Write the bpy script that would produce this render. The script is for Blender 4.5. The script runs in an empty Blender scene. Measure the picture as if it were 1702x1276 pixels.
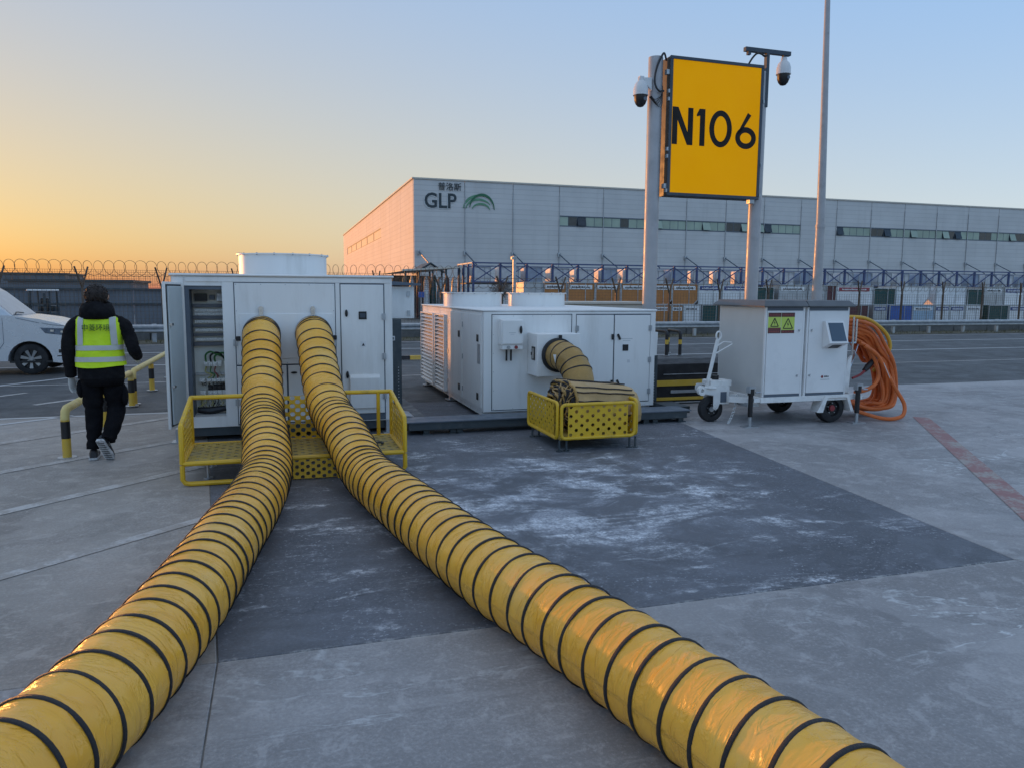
import bpy, bmesh, math, random
from mathutils import Vector, Matrix, noise
random.seed(7)
S = bpy.context.scene
COL = S.collection
R = math.radians
PH = R(17.3)                                   # the whole stand is laid out on one grid turned by this angle

# ---------------------------------------------------------------- camera
cd = bpy.data.cameras.new('camera'); cam = bpy.data.objects.new('camera', cd); COL.objects.link(cam)
cd.sensor_width = 36.0; cd.lens = 36.0*1254/1702; cd.clip_start = .05; cd.clip_end = 5000
pitch, roll = R(6.9), R(.37)
fw = Vector((0, math.cos(pitch), -math.sin(pitch)))
r0 = Vector((1, 0, 0)); u0 = Vector((0, math.sin(pitch), math.cos(pitch)))
rt = r0*math.cos(roll)+u0*math.sin(roll); up = u0*math.cos(roll)-r0*math.sin(roll)
cam.matrix_world = Matrix(((rt.x, up.x, -fw.x, 0), (rt.y, up.y, -fw.y, 0), (rt.z, up.z, -fw.z, 1.65), (0, 0, 0, 1)))
S.camera = cam

# ---------------------------------------------------------------- sky and sun
SUN_AZ, SUN_EL = R(-52), R(2.0)                # measured from +Y, negative to the left
W = bpy.data.worlds.new('World'); S.world = W; W.use_nodes = True
nt = W.node_tree; nt.nodes.clear()
def wn(kind, **kw):
    n = nt.nodes.new(kind)
    for k, v in kw.items(): setattr(n, k, v)
    return n
def wm(op, a, b=None):
    n = wn('ShaderNodeMath', operation=op)
    for i, v in enumerate((a, b)):
        if v is None: continue
        if isinstance(v, (int, float)): n.inputs[i].default_value = v
        else: nt.links.new(v, n.inputs[i])
    return n.outputs[0]
def wmix(f, c1, c2):
    n = wn('ShaderNodeMix', data_type='RGBA'); nt.links.new(f, n.inputs[0])
    for i, c in ((6, c1), (7, c2)):
        if isinstance(c, tuple): n.inputs[i].default_value = (*c, 1)
        else: nt.links.new(c, n.inputs[i])
    return n.outputs[2]
out = wn('ShaderNodeOutputWorld'); bg = wn('ShaderNodeBackground'); bg2 = wn('ShaderNodeBackground'); add = wn('ShaderNodeAddShader')
sky = wn('ShaderNodeTexSky', sky_type='NISHITA', sun_disc=False, sun_elevation=SUN_EL, sun_rotation=SUN_AZ)
sky.altitude = 50; sky.air_density = 1.0; sky.dust_density = 1.0; sky.ozone_density = 2.0
bg.inputs[1].default_value = .035
nt.links.new(sky.outputs[0], bg.inputs[0])
# scattered dusk light over the whole dome: pale to blue with height, then greyed overhead to light objects less blue, warming low down towards the sun's side
tc = wn('ShaderNodeTexCoord'); sp = wn('ShaderNodeSeparateXYZ'); nt.links.new(tc.outputs['Generated'], sp.inputs[0])
el = wm('MULTIPLY', wm('ARCSINE', wm('MAXIMUM', sp.outputs[2], 0.)), 180/math.pi)
az = wm('SUBTRACT', wm('ARCTAN2', sp.outputs[0], sp.outputs[1]), SUN_AZ)
d = wm('MULTIPLY', wm('ARCCOSINE', wm('MULTIPLY', wm('COSINE', az), .99999)), 180/math.pi)
def decay(x, k): return wm('EXPONENT', wm('MULTIPLY', x, -1/k))
base = wmix(decay(el, 12.7), (.115, .305, .63), (.54, .62, .62))
warm = wmix(decay(el, 2.), (.51, .31, .01), (.24, .0, .0))
w = wm('MULTIPLY', decay(wm('MULTIPLY', d, d), 68.4**2), decay(el, 18.9))
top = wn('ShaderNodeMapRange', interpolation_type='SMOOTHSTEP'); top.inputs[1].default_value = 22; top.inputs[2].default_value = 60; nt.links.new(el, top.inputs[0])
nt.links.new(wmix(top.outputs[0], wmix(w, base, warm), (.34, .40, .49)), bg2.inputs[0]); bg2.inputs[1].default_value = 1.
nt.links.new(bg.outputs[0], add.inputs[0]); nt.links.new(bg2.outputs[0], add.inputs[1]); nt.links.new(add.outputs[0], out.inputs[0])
sd = bpy.data.lights.new('sun', 'SUN'); sd.energy = 1.6; sd.angle = R(.6); sd.color = (1, .38, .09)
so = bpy.data.objects.new('sun', sd); COL.objects.link(so)
sdir = Vector((math.sin(SUN_AZ)*math.cos(SUN_EL), math.cos(SUN_AZ)*math.cos(SUN_EL), math.sin(SUN_EL)))
so.rotation_euler = sdir.to_track_quat('Z', 'Y').to_euler(); so.location = (-20, 20, 20)
S.view_settings.view_transform = 'Standard'; S.view_settings.look = 'None'
S.view_settings.gamma = 1; S.view_settings.exposure = 0.47; S.view_settings.use_curve_mapping = False
S.render.engine = 'CYCLES'; S.cycles.max_bounces = 6

# ---------------------------------------------------------------- materials
def nodes(name):
    m = bpy.data.materials.new(name); m.use_nodes = True
    n = m.node_tree
    return m, n, n.nodes['Principled BSDF'], n.nodes, n.links
def mth(N, L, op, a, b=None, c=None):
    x = N.new('ShaderNodeMath'); x.operation = op
    for i, v in enumerate((a, b, c)):
        if v is None: continue
        if isinstance(v, (int, float)): x.inputs[i].default_value = v
        else: L.new(v, x.inputs[i])
    return x.outputs[0]
def nz(N, L, vec, scale, detail=4, rough=.55, dist=0):
    x = N.new('ShaderNodeTexNoise'); x.inputs['Scale'].default_value = scale; x.inputs['Detail'].default_value = detail
    x.inputs['Roughness'].default_value = rough; x.inputs['Distortion'].default_value = dist
    L.new(vec, x.inputs['Vector']); return x.outputs[0]
def ramp(N, L, fac, p0, p1, lo=0., hi=1.):
    x = N.new('ShaderNodeMapRange'); x.interpolation_type = 'SMOOTHSTEP'
    for i, v in enumerate((p0, p1, lo, hi)): x.inputs[i+1].default_value = v
    L.new(fac, x.inputs[0]); return x.outputs[0]
def mixc(N, L, fac, c1, c2):
    x = N.new('ShaderNodeMix'); x.data_type = 'RGBA'
    if isinstance(fac, (int, float)): x.inputs[0].default_value = fac
    else: L.new(fac, x.inputs[0])
    for i, c in ((6, c1), (7, c2)):
        if isinstance(c, tuple): x.inputs[i].default_value = (*c, 1)
        else: L.new(c, x.inputs[i])
    return x.outputs[2]
def bumpn(N, L, h, P, strength, dist=.01):
    b = N.new('ShaderNodeBump'); b.inputs['Strength'].default_value = strength; b.inputs['Distance'].default_value = dist
    L.new(h, b.inputs['Height']); L.new(b.outputs[0], P.inputs['Normal'])
def mat(name, col, rough=.5, metal=0., var=.1, vs=3., bump=0., bs=60., dirt=None, dirt_amt=.5, ds=2.5, stretch=None, bd=.01, spec=.5):
    m, n, P, N, L = nodes(name)
    tc = N.new('ShaderNodeTexCoord'); v = tc.outputs['Object']
    if stretch:
        mp = N.new('ShaderNodeMapping'); mp.inputs['Scale'].default_value = stretch; L.new(v, mp.inputs[0]); v = mp.outputs[0]
    a = nz(N, L, v, vs, 5, .6)
    lo = tuple(c*(1-var) for c in col); hi = tuple(min(1, c*(1+var)) for c in col)
    c = mixc(N, L, ramp(N, L, a, .3, .7), lo, hi)
    if dirt:
        d = nz(N, L, v, ds, 8, .65)
        c = mixc(N, L, ramp(N, L, d, .5, .75, 0, dirt_amt), c, dirt)
    L.new(c, P.inputs['Base Color'])
    L.new(ramp(N, L, nz(N, L, v, vs*2.3, 4), .3, .7, max(.03, rough*.8), min(1, rough*1.2)), P.inputs['Roughness'])
    P.inputs['Metallic'].default_value = metal; P.inputs['Specular IOR Level'].default_value = spec
    if bump: bumpn(N, L, nz(N, L, v, bs, 4), P, bump, bd)
    return m
M = {}
M['white'] = mat('white_powder_coat', (.84, .83, .81), .42, var=.04, vs=1.5, bump=.10, bs=3, dirt=(.50, .47, .43), dirt_amt=.38, ds=3.2, stretch=(1, 1, .16), bd=.02)
M['white2'] = mat('white_trailer_paint', (.80, .79, .78), .38, var=.03, vs=2, bump=.08, bs=2.5, dirt=(.48, .47, .46), dirt_amt=.25, ds=3, bd=.02)
M['white_metal'] = mat('white_frame_paint', (.80, .79, .77), .45, var=.06, vs=8, dirt=(.3, .26, .22), dirt_amt=.35, ds=7)
M['side_grey'] = mat('grey_steel_sheet', (.60, .59, .57), .38, .15, var=.05, vs=1.5, bump=.05, bs=2)
M['galv'] = mat('galvanised_steel', (.42, .44, .46), .45, .6, var=.15, vs=6)
M['pole'] = mat('grey_pole_paint', (.42, .41, .42), .4, .1, var=.06, vs=3, dirt=(.2, .2, .2), dirt_amt=.3)
M['dark_steel'] = mat('dark_grey_steel', (.055, .07, .08), .5, .2, var=.15, vs=4, dirt=(.2, .2, .19), dirt_amt=.35, ds=5)
M['slate'] = mat('slate_grey_paint', (.10, .125, .16), .45, var=.08)
M['black'] = mat('black_plastic', (.012, .012, .014), .45, var=.2)
M['rubber'] = mat('black_rubber', (.018, .018, .02), .75, var=.2, bump=.2, bs=90)
M['gap'] = mat('dark_seam', (.10, .12, .15), .8, var=.1)
M['joint'] = mat('joint_sealant', (.13, .125, .12), .9, var=.3, vs=9)
M['yellow_paint'] = mat('yellow_safety_paint', (.74, .45, .02), .42, var=.1, vs=5, dirt=(.20, .13, .05), dirt_amt=.65, ds=5)
M['yellow_deck'] = mat('worn_yellow_deck', (.42, .31, .07), .6, var=.2, vs=6, dirt=(.22, .2, .14), dirt_amt=.85, ds=3, bump=.1, bs=80)
M['barrier_yellow'] = mat('barrier_yellow', (.66, .42, .05), .45, var=.08, dirt=(.3, .25, .18), dirt_amt=.5, ds=6)
M['barrier_cream'] = mat('faded_barrier_yellow', (.68, .54, .20), .5, var=.1, vs=8, dirt=(.35, .33, .28), dirt_amt=.5, ds=8)
M['sign_yellow'] = mat('amber_sign_sheet', (1.0, .40, .002), .6, var=.06, vs=.9, bump=.03, bs=1.5, bd=.02, spec=.06)
_p = M['sign_yellow'].node_tree.nodes['Principled BSDF']; _p.inputs['Emission Color'].default_value = (1, .42, .002, 1); _p.inputs['Emission Strength'].default_value = .17   # faint glow added to brighten the face, as if the box were lit
M['sign_black'] = mat('charcoal_sign_film', (.028, .024, .022), .6, var=.1, spec=.15)
M['frame_dark'] = mat('dark_sign_frame', (.05, .065, .085), .4, .3, var=.1)
M['glass_dark'] = mat('dark_glass', (.06, .08, .11), .08, var=.1, spec=.8)
M['pane_green'] = mat('greenish_pane', (.36, .43, .34), .4, var=.15, vs=.3)
M['pane_dark'] = mat('dark_pane', (.035, .04, .045), .12, var=.2)
M['chrome'] = mat('bright_steel', (.6, .6, .6), .22, 1.0, var=.05)
M['orange'] = mat('orange_cable_jacket', (.66, .15, .03), .5, var=.12, vs=5, dirt=(.25, .09, .04), dirt_amt=.4, ds=6)
M['yellow_cable'] = mat('yellow_cable_jacket', (.62, .36, .03), .5, var=.1)
M['red'] = mat('dull_red', (.26, .03, .035), .5)
M['blue_steel'] = mat('blue_grey_steel', (.06, .085, .19), .5, .2, var=.15, vs=1)
M['bark'] = mat('brown_bark', (.06, .045, .035), .9, var=.2)
M['hivis'] = mat('lime_hi_vis_cloth', (.62, .86, .02), .75, var=.08, vs=6, bump=.6, bs=9, bd=.03)
M['reflective'] = mat('grey_reflective_tape', (.50, .52, .50), .45, var=.06, bump=.3, bs=12, bd=.02)
M['jacket'] = mat('black_jacket_cloth', (.009, .009, .011), .9, var=.3, vs=8, bump=.5, bs=14, bd=.03, spec=.15)
M['trousers'] = mat('black_trouser_cloth', (.007, .007, .009), .9, var=.3, vs=6, bump=.5, bs=9, bd=.04, spec=.12)
M['hair'] = mat('dark_brown_hair', (.02, .012, .009), .6, var=.3, vs=60, bump=.8, bs=120)
M['skin'] = mat('skin', (.42, .25, .17), .55, var=.06)
M['glove'] = mat('pale_work_glove', (.55, .55, .53), .8, var=.08)
M['shoe'] = mat('black_shoe', (.03, .03, .035), .6)
M['sole'] = mat('grey_white_sole', (.5, .5, .5), .7, var=.4, vs=30)
M['tyre'] = mat('tyre_rubber', (.02, .02, .022), .8, var=.2, bump=.2, bs=50)
M['van'] = mat('silver_white_van_paint', (.60, .62, .65), .25, .25, var=.04, vs=2, dirt=(.35, .33, .32), dirt_amt=.3, ds=2)
M['lamp_glass'] = mat('headlight_glass', (.12, .15, .19), .08, var=.3, vs=12, spec=.8)
M['alloy'] = mat('grey_alloy', (.35, .35, .35), .4, .5)
M['hoard'] = mat('grey_hoarding_sheet', (.15, .165, .19), .6, .1, var=.12, vs=.5)
M['fence_grey'] = mat('weathered_fence_steel', (.12, .09, .07), .6, .3, var=.2)
M['wire'] = mat('rusty_fence_wire', (.17, .12, .08), .6, .4, var=.2)
M['cladding'] = None
M['lime_sticker'] = mat('lime_sticker', (.55, .68, .12), .5, var=.04)
M['maroon_print'] = mat('maroon_print', (.12, .035, .04), .5)
M['ink'] = mat('black_ink', (.015, .015, .02), .5)
M['label_white'] = mat('white_label', (.75, .75, .75), .5)
M['logo_dark'] = mat('dark_teal_letter', (.03, .045, .055), .5)
M['logo_white'] = mat('white_letter_edge', (.7, .72, .72), .5)
M['logo_green'] = mat('grey_green_logo', (.12, .30, .17), .5, var=.1)
M['logo_green2'] = mat('deep_green_logo', (.03, .15, .07), .5)
M['beige'] = mat('cream_sheet', (.60, .55, .47), .5, var=.05)

def clad(name, col):
    m, n, P, N, L = nodes(name)
    tc = N.new('ShaderNodeTexCoord'); v = tc.outputs['Object']
    sx = N.new('ShaderNodeSeparateXYZ'); L.new(v, sx.inputs[0])
    rib = mth(N, L, 'FRACT', mth(N, L, 'MULTIPLY', sx.outputs[2], 1/.5))
    edge = mth(N, L, 'LESS_THAN', rib, .12)
    a = nz(N, L, v, .25, 5); st = N.new('ShaderNodeMapping'); st.inputs['Scale'].default_value = (1.2, 1.2, .12); L.new(v, st.inputs[0])
    c = mixc(N, L, ramp(N, L, a, .3, .7), tuple(x*.93 for x in col), tuple(x*1.05 for x in col))
    c = mixc(N, L, ramp(N, L, nz(N, L, st.outputs[0], 1.1, 6), .52, .75, 0, .3), c, tuple(x*.7 for x in col))
    row = N.new('ShaderNodeTexWhiteNoise'); row.noise_dimensions = '1D'
    L.new(mth(N, L, 'FLOOR', mth(N, L, 'MULTIPLY', sx.outputs[2], 2.)), row.inputs['W'])
    c = mixc(N, L, mth(N, L, 'MULTIPLY', row.outputs[0], .14), c, tuple(x*.6 for x in col))
    c = mixc(N, L, mth(N, L, 'MULTIPLY', edge, .3), c, tuple(x*.55 for x in col))
    L.new(c, P.inputs['Base Color']); P.inputs['Roughness'].default_value = .55
    bumpn(N, L, mth(N, L, 'SUBTRACT', 1., edge), P, .4, .02)
    return m
M['cladding'] = clad('ribbed_wall_sheet', (.64, .62, .60))

def ring_fabric():
    m, n, P, N, L = nodes('glossy_yellow_duct_fabric')
    tc = N.new('ShaderNodeTexCoord'); v = tc.outputs['Object']; uv = tc.outputs['UV']
    def mapped(sx, sy, rot):
        mp = N.new('ShaderNodeMapping'); mp.inputs['Rotation'].default_value = (0, 0, rot); mp.inputs['Scale'].default_value = (sx, sy, 1); L.new(uv, mp.inputs[0]); return mp.outputs[0]
    fold = nz(N, L, mapped(1, .22, .0), 9, 3, .5, .8)             # long soft wrinkles lying round the tube
    fold2 = nz(N, L, mapped(1, .30, .5), 15, 4, .55, 1.2)         # finer ones running across at a slant
    a = nz(N, L, v, 2.2, 6, .6); b = nz(N, L, v, 14, 5, .6, 1.5)
    c = mixc(N, L, ramp(N, L, a, .3, .7), (.90, .42, .035), (.97, .52, .07))
    c = mixc(N, L, ramp(N, L, b, .55, .75, 0, .25), c, (.75, .42, .09))
    c = mixc(N, L, ramp(N, L, nz(N, L, v, 1.1, 7, .7), .55, .75, 0, .45), c, (.62, .42, .18))
    L.new(c, P.inputs['Base Color'])
    L.new(ramp(N, L, nz(N, L, v, 6, 4), .3, .7, .22, .40), P.inputs['Roughness'])
    P.inputs['Specular IOR Level'].default_value = .55
    h = mth(N, L, 'ADD', mth(N, L, 'MULTIPLY', fold, 1.0), mth(N, L, 'MULTIPLY', ramp(N, L, fold2, .45, .65), .35))
    h = mth(N, L, 'ADD', h, mth(N, L, 'MULTIPLY', b, .12))
    bumpn(N, L, h, P, .55, .022)
    return m
M['duct'] = ring_fabric()
M['strip'] = mat('black_wear_strip', (.016, .014, .016), .55, var=.2, vs=30, bump=.4, bs=200)

def concrete(name, base, dark_amt=1., stain=0., marks=0., tone2=None):
    m, n, P, N, L = nodes(name)
    tc = N.new('ShaderNodeTexCoord'); v = tc.outputs['Object']
    oi = N.new('ShaderNodeObjectInfo')
    big = nz(N, L, v, .35, 6, .6, .6); mid = nz(N, L, v, 1.6, 8, .68, .8); fine = nz(N, L, v, 55, 5, .7); pit = nz(N, L, v, 14, 6, .7)
    st = N.new('ShaderNodeMapping'); st.inputs['Scale'].default_value = (.35, 1.3, 1); L.new(v, st.inputs[0])
    brush = nz(N, L, st.outputs[0], 2.2, 8, .7, 1.2)
    k = lambda q: tuple(x*q for x in base)
    c = mixc(N, L, ramp(N, L, big, .35, .65), k(.72), k(1.18))
    c = mixc(N, L, ramp(N, L, mid, .35, .62, .55*dark_amt, 0), c, tone2 or k(.70))
    c = mixc(N, L, ramp(N, L, brush, .52, .68, 0, .35), c, k(1.3))
    c = mixc(N, L, mth(N, L, 'MULTIPLY', oi.outputs['Random'], .16), c, k(.6))
    c = mixc(N, L, ramp(N, L, fine, .42, .62, .0, .45), c, k(.55)); c = mixc(N, L, ramp(N, L, fine, .44, .34, 0, .4), c, k(1.45))
    grit = nz(N, L, v, 160, 3, .7); c = mixc(N, L, ramp(N, L, grit, .58, .68, 0, .5), c, k(.5))
    c = mixc(N, L, ramp(N, L, pit, .60, .72, 0, .45), c, k(.55))
    c = mixc(N, L, ramp(N, L, pit, .40, .30, 0, .35), c, k(1.35))
    vo = N.new('ShaderNodeTexVoronoi'); vo.feature = 'DISTANCE_TO_EDGE'; vo.inputs['Scale'].default_value = .42
    wv = N.new('ShaderNodeVectorMath'); wv.operation = 'ADD'; sc = N.new('ShaderNodeVectorMath'); sc.operation = 'SCALE'; sc.inputs[3].default_value = .55
    nn = N.new('ShaderNodeTexNoise'); nn.inputs['Scale'].default_value = 2.5; nn.inputs['Detail'].default_value = 6; L.new(v, nn.inputs['Vector']); L.new(nn.outputs[1], sc.inputs[0])
    L.new(v, wv.inputs[0]); L.new(sc.outputs[0], wv.inputs[1]); L.new(wv.outputs[0], vo.inputs['Vector'])
    crack = mth(N, L, 'MULTIPLY', ramp(N, L, vo.outputs['Distance'], .0, .006, 1, 0), ramp(N, L, big, .48, .56, 0, .55))
    c = mixc(N, L, crack, c, k(.45))
    blot = nz(N, L, v, .9, 3, .5, 1.5)
    c = mixc(N, L, ramp(N, L, blot, .56, .66, 0, .22), c, k(.6)); c = mixc(N, L, ramp(N, L, blot, .42, .34, 0, .25), c, k(1.35))
    mott = nz(N, L, v, 6.5, 9, .72, .5)
    c = mixc(N, L, ramp(N, L, mott, .50, .66, 0, .42), c, k(.58)); c = mixc(N, L, ramp(N, L, mott, .48, .36, 0, .42), c, k(1.5))
    sm = N.new('ShaderNodeMapping'); sm.inputs['Rotation'].default_value = (0, 0, .35); sm.inputs['Scale'].default_value = (.22, 2.6, 1); L.new(v, sm.inputs[0])
    rub = nz(N, L, sm.outputs[0], 1.3, 6, .65, .6)
    c = mixc(N, L, ramp(N, L, rub, .58, .70, 0, .28), c, k(.55)); c = mixc(N, L, ramp(N, L, rub, .40, .30, 0, .22), c, k(1.35))
    spots = nz(N, L, v, 4.5, 2, .5)
    c = mixc(N, L, ramp(N, L, spots, .70, .76, 0, .4), c, k(.5))
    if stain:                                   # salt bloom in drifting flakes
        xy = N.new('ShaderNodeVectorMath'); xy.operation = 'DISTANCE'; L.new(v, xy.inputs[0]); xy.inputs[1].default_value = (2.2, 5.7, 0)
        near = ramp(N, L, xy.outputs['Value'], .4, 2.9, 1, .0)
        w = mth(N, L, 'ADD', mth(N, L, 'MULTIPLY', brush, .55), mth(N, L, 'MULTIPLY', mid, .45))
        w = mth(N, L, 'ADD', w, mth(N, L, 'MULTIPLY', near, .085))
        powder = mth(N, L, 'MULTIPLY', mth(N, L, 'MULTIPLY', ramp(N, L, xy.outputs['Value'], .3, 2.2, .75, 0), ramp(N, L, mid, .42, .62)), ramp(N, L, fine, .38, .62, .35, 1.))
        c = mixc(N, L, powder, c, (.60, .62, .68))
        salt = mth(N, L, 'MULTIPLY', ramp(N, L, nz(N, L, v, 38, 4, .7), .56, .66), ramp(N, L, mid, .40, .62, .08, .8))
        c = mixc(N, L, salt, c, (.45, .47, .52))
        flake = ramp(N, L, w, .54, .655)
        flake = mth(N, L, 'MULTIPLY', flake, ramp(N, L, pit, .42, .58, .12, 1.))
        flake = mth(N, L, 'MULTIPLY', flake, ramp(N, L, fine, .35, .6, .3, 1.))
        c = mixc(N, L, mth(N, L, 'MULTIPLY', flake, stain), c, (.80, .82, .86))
    sxy = N.new('ShaderNodeSeparateXYZ'); L.new(v, sxy.inputs[0])
    jd = mth(N, L, 'ABSOLUTE', mth(N, L, 'SUBTRACT', sxy.outputs[1], 3.45))
    jn = nz(N, L, v, 2.6, 7, .7)
    chip = mth(N, L, 'MULTIPLY', mth(N, L, 'MULTIPLY', ramp(N, L, mth(N, L, 'SUBTRACT', jd, mth(N, L, 'MULTIPLY', ramp(N, L, jn, .55, .72), .09)), .0, .025, 1, 0), ramp(N, L, jn, .47, .55)), ramp(N, L, pit, .42, .56, .1, .75))
    c = mixc(N, L, chip, c, (.50, .49, .47))
    ring_ = nz(N, L, v, .62, 4, .55, 1.2)        # old damp tide marks
    c = mixc(N, L, ramp(N, L, ring_, .515, .545, 0, .20), c, k(1.5))
    if marks:                                   # dried puddle rims
        pz = nz(N, L, st.outputs[0], 1.05, 5, .62, 1.0)
        rim = ramp(N, L, mth(N, L, 'ABSOLUTE', mth(N, L, 'SUBTRACT', pz, .535)), .0, .016, 1, 0)
        pool = ramp(N, L, pz, .53, .60)
        where = ramp(N, L, nz(N, L, v, .28, 3), .46, .60)
        c = mixc(N, L, mth(N, L, 'MULTIPLY', mth(N, L, 'MULTIPLY', pool, where), .35*marks), c, k(1.45))
        rim = mth(N, L, 'MULTIPLY', mth(N, L, 'MULTIPLY', rim, where), ramp(N, L, pit, .42, .58, .1, .8*marks))
        c = mixc(N, L, rim, c, (.66, .67, .68))
    L.new(c, P.inputs['Base Color'])
    L.new(ramp(N, L, mid, .3, .7, .55, .85), P.inputs['Roughness'])
    h = mth(N, L, 'ADD', mth(N, L, 'MULTIPLY', fine, .5), mth(N, L, 'MULTIPLY', pit, .8))
    bumpn(N, L, h, P, .5, .008)
    return m
M['slab'] = concrete('pale_concrete', (.36, .345, .345), marks=1.)
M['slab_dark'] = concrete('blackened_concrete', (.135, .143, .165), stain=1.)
M['slab_left'] = concrete('grey_concrete', (.36, .325, .295), marks=.25)
M['asphalt'] = concrete('road_asphalt', (.085, .085, .085), dark_amt=.6)
M['yard'] = concrete('yard_concrete', (.16, .16, .155))

def worn(name, col, thr=.5, amt=.9):
    m, n, P, N, L = nodes(name)
    tc = N.new('ShaderNodeTexCoord'); v = tc.outputs['Object']
    w = mth(N, L, 'ADD', mth(N, L, 'MULTIPLY', nz(N, L, v, 3, 8, .7), .6), mth(N, L, 'MULTIPLY', nz(N, L, v, 28, 6, .7), .4))
    c = mixc(N, L, ramp(N, L, w, thr-.05, thr+.07, 0, amt), (.37, .335, .305), col)
    L.new(c, P.inputs['Base Color']); P.inputs['Roughness'].default_value = .7
    return m
M['line_white'] = worn('worn_white_marking', (.55, .55, .55), .40, .85)
M['line_faint'] = worn('faded_white_marking', (.60, .58, .56), .50, .7)
M['line_red'] = worn('worn_red_marking', (.30, .10, .10), .46, .75)
M['verge'] = mat('dry_verge_soil', (.10, .085, .05), .95, var=.35, vs=1.2, bump=.8, bs=12)
M['grass'] = mat('dry_grass', (.11, .10, .045), .9, var=.4, vs=2)

# ---------------------------------------------------------------- mesh helpers: everything is written in grid metres (a right, b away, z up)
class MB:
    def __init__(s): s.v = []; s.f = []; s.parts = []
    def add(s, vs, fs):
        o = len(s.v); s.parts.append((o, len(vs), len(s.f), len(fs))); s.v += [tuple(p) for p in vs]; s.f += [tuple(i+o for i in f) for f in fs]; return s
    def box(s, a0, a1, b0, b1, z0, z1):
        return s.add([(a0, b0, z0), (a1, b0, z0), (a1, b1, z0), (a0, b1, z0), (a0, b0, z1), (a1, b0, z1), (a1, b1, z1), (a0, b1, z1)],
                     [(3, 2, 1, 0), (4, 5, 6, 7), (0, 1, 5, 4), (1, 2, 6, 5), (2, 3, 7, 6), (3, 0, 4, 7)])
    def hexa(s, lo, hi):                       # two quads, lo below hi, same winding
        return s.add(list(lo)+list(hi), [(3, 2, 1, 0), (4, 5, 6, 7), (0, 1, 5, 4), (1, 2, 6, 5), (2, 3, 7, 6), (3, 0, 4, 7)])
    def bar(s, p0, p1, w, h):                  # rectangular bar between two points
        p0 = Vector(p0); p1 = Vector(p1); d = (p1-p0).normalized()
        u = Vector((0, 0, 1)) if abs(d.z) < .9 else Vector((0, 1, 0))
        x = d.cross(u).normalized(); y = x.cross(d)
        q = [x*w/2+y*h/2, -x*w/2+y*h/2, -x*w/2-y*h/2, x*w/2-y*h/2]
        return s.hexa([p0+k for k in q], [p1+k for k in q])
    def cyl(s, p0, p1, r0, r1=None, n=14, caps=True):
        r1 = r0 if r1 is None else r1
        return s.tube([p0, p1], [r0, r1], n, caps=caps)
    def tube(s, pts, r, n=8, closed=False, caps=True, flat=None):
        P = [Vector(p) for p in pts]; k = len(P)
        rr = r if isinstance(r, (list, tuple)) else [r]*k
        T = []
        for i in range(k):
            if closed: t = P[(i+1) % k]-P[i-1]
            else: t = P[min(i+1, k-1)]-P[max(i-1, 0)]
            T.append(t.normalized() if t.length > 1e-9 else Vector((0, 0, 1)))
        u = Vector((0, 0, 1)) if abs(T[0].z) < .9 else Vector((0, 1, 0))
        x = T[0].cross(u).normalized(); vs = []
        for i in range(k):
            x = (x-T[i]*x.dot(T[i])).normalized(); y = T[i].cross(x)
            for j in range(n):
                t = 2*math.pi*j/n; vs.append(P[i]+x*math.cos(t)*rr[i]+y*math.sin(t)*rr[i]*(flat or 1))
        fs = []
        for i in range(k if closed else k-1):
            i2 = (i+1) % k
            for j in range(n): fs.append((i*n+j, i*n+(j+1) % n, i2*n+(j+1) % n, i2*n+j))
        if caps and not closed:
            fs.append(tuple(reversed(range(n)))); fs.append(tuple(range((k-1)*n, k*n)))
        return s.add(vs, fs)
    def loft(s, rings, caps=True):             # rings: equal-length point lists
        n = len(rings[0]); vs = [p for r in rings for p in r]; fs = []
        for i in range(len(rings)-1):
            for j in range(n): fs.append((i*n+j, i*n+(j+1) % n, (i+1)*n+(j+1) % n, (i+1)*n+j))
        if caps: fs.append(tuple(reversed(range(n)))); fs.append(tuple(range((len(rings)-1)*n, len(rings)*n)))
        return s.add(vs, fs)
    def prism(s, poly, axis, d0, d1):          # outline in the two other axes, pushed along one
        def put(p, d):
            return (d, p[0], p[1]) if axis == 'a' else (p[0], d, p[1]) if axis == 'b' else (p[0], p[1], d)
        n = len(poly)
        return s.add([put(p, d0) for p in poly]+[put(p, d1) for p in poly],
                     [tuple(range(n)), tuple(range(2*n-1, n-1, -1))]+[(i, i+n, (i+1) % n+n, (i+1) % n) for i in range(n)])
    def lathe(s, prof, c, axis='z', n=24):     # profile (radius, height)
        rings = []
        for r, h in prof:
            rg = []
            for j in range(n):
                t = 2*math.pi*j/n; x, y = r*math.cos(t), r*math.sin(t)
                rg.append((c[0]+x, c[1]+y, c[2]+h) if axis == 'z' else (c[0]+x, c[1]+h, c[2]+y) if axis == 'b' else (c[0]+h, c[1]+x, c[2]+y))
            rings.append(rg)
        if prof[0][0] > .01: return s.loft(rings+[rings[0]], caps=False)   # a ring: close it back onto itself
        return s.loft(rings)
    def ball(s, c, r, n=14, m=8):
        rx, ry, rz = r if isinstance(r, tuple) else (r, r, r)
        rings = []
        for i in range(m+1):
            p = -math.pi/2+math.pi*i/m
            q = max(math.cos(p), .001)
            rings.append([(c[0]+rx*q*math.cos(2*math.pi*j/n), c[1]+ry*q*math.sin(2*math.pi*j/n), c[2]+rz*math.sin(p)) for j in range(n)])
        return s.loft(rings)
    def frame(s, a0, a1, z0, z1, b0, b1, w):   # rectangular picture frame facing -b
        s.box(a0, a1, b0, b1, z1-w, z1); s.box(a0, a1, b0, b1, z0, z0+w)
        s.box(a0, a0+w, b0, b1, z0+w, z1-w); return s.box(a1-w, a1, b0, b1, z0+w, z1-w)
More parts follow.
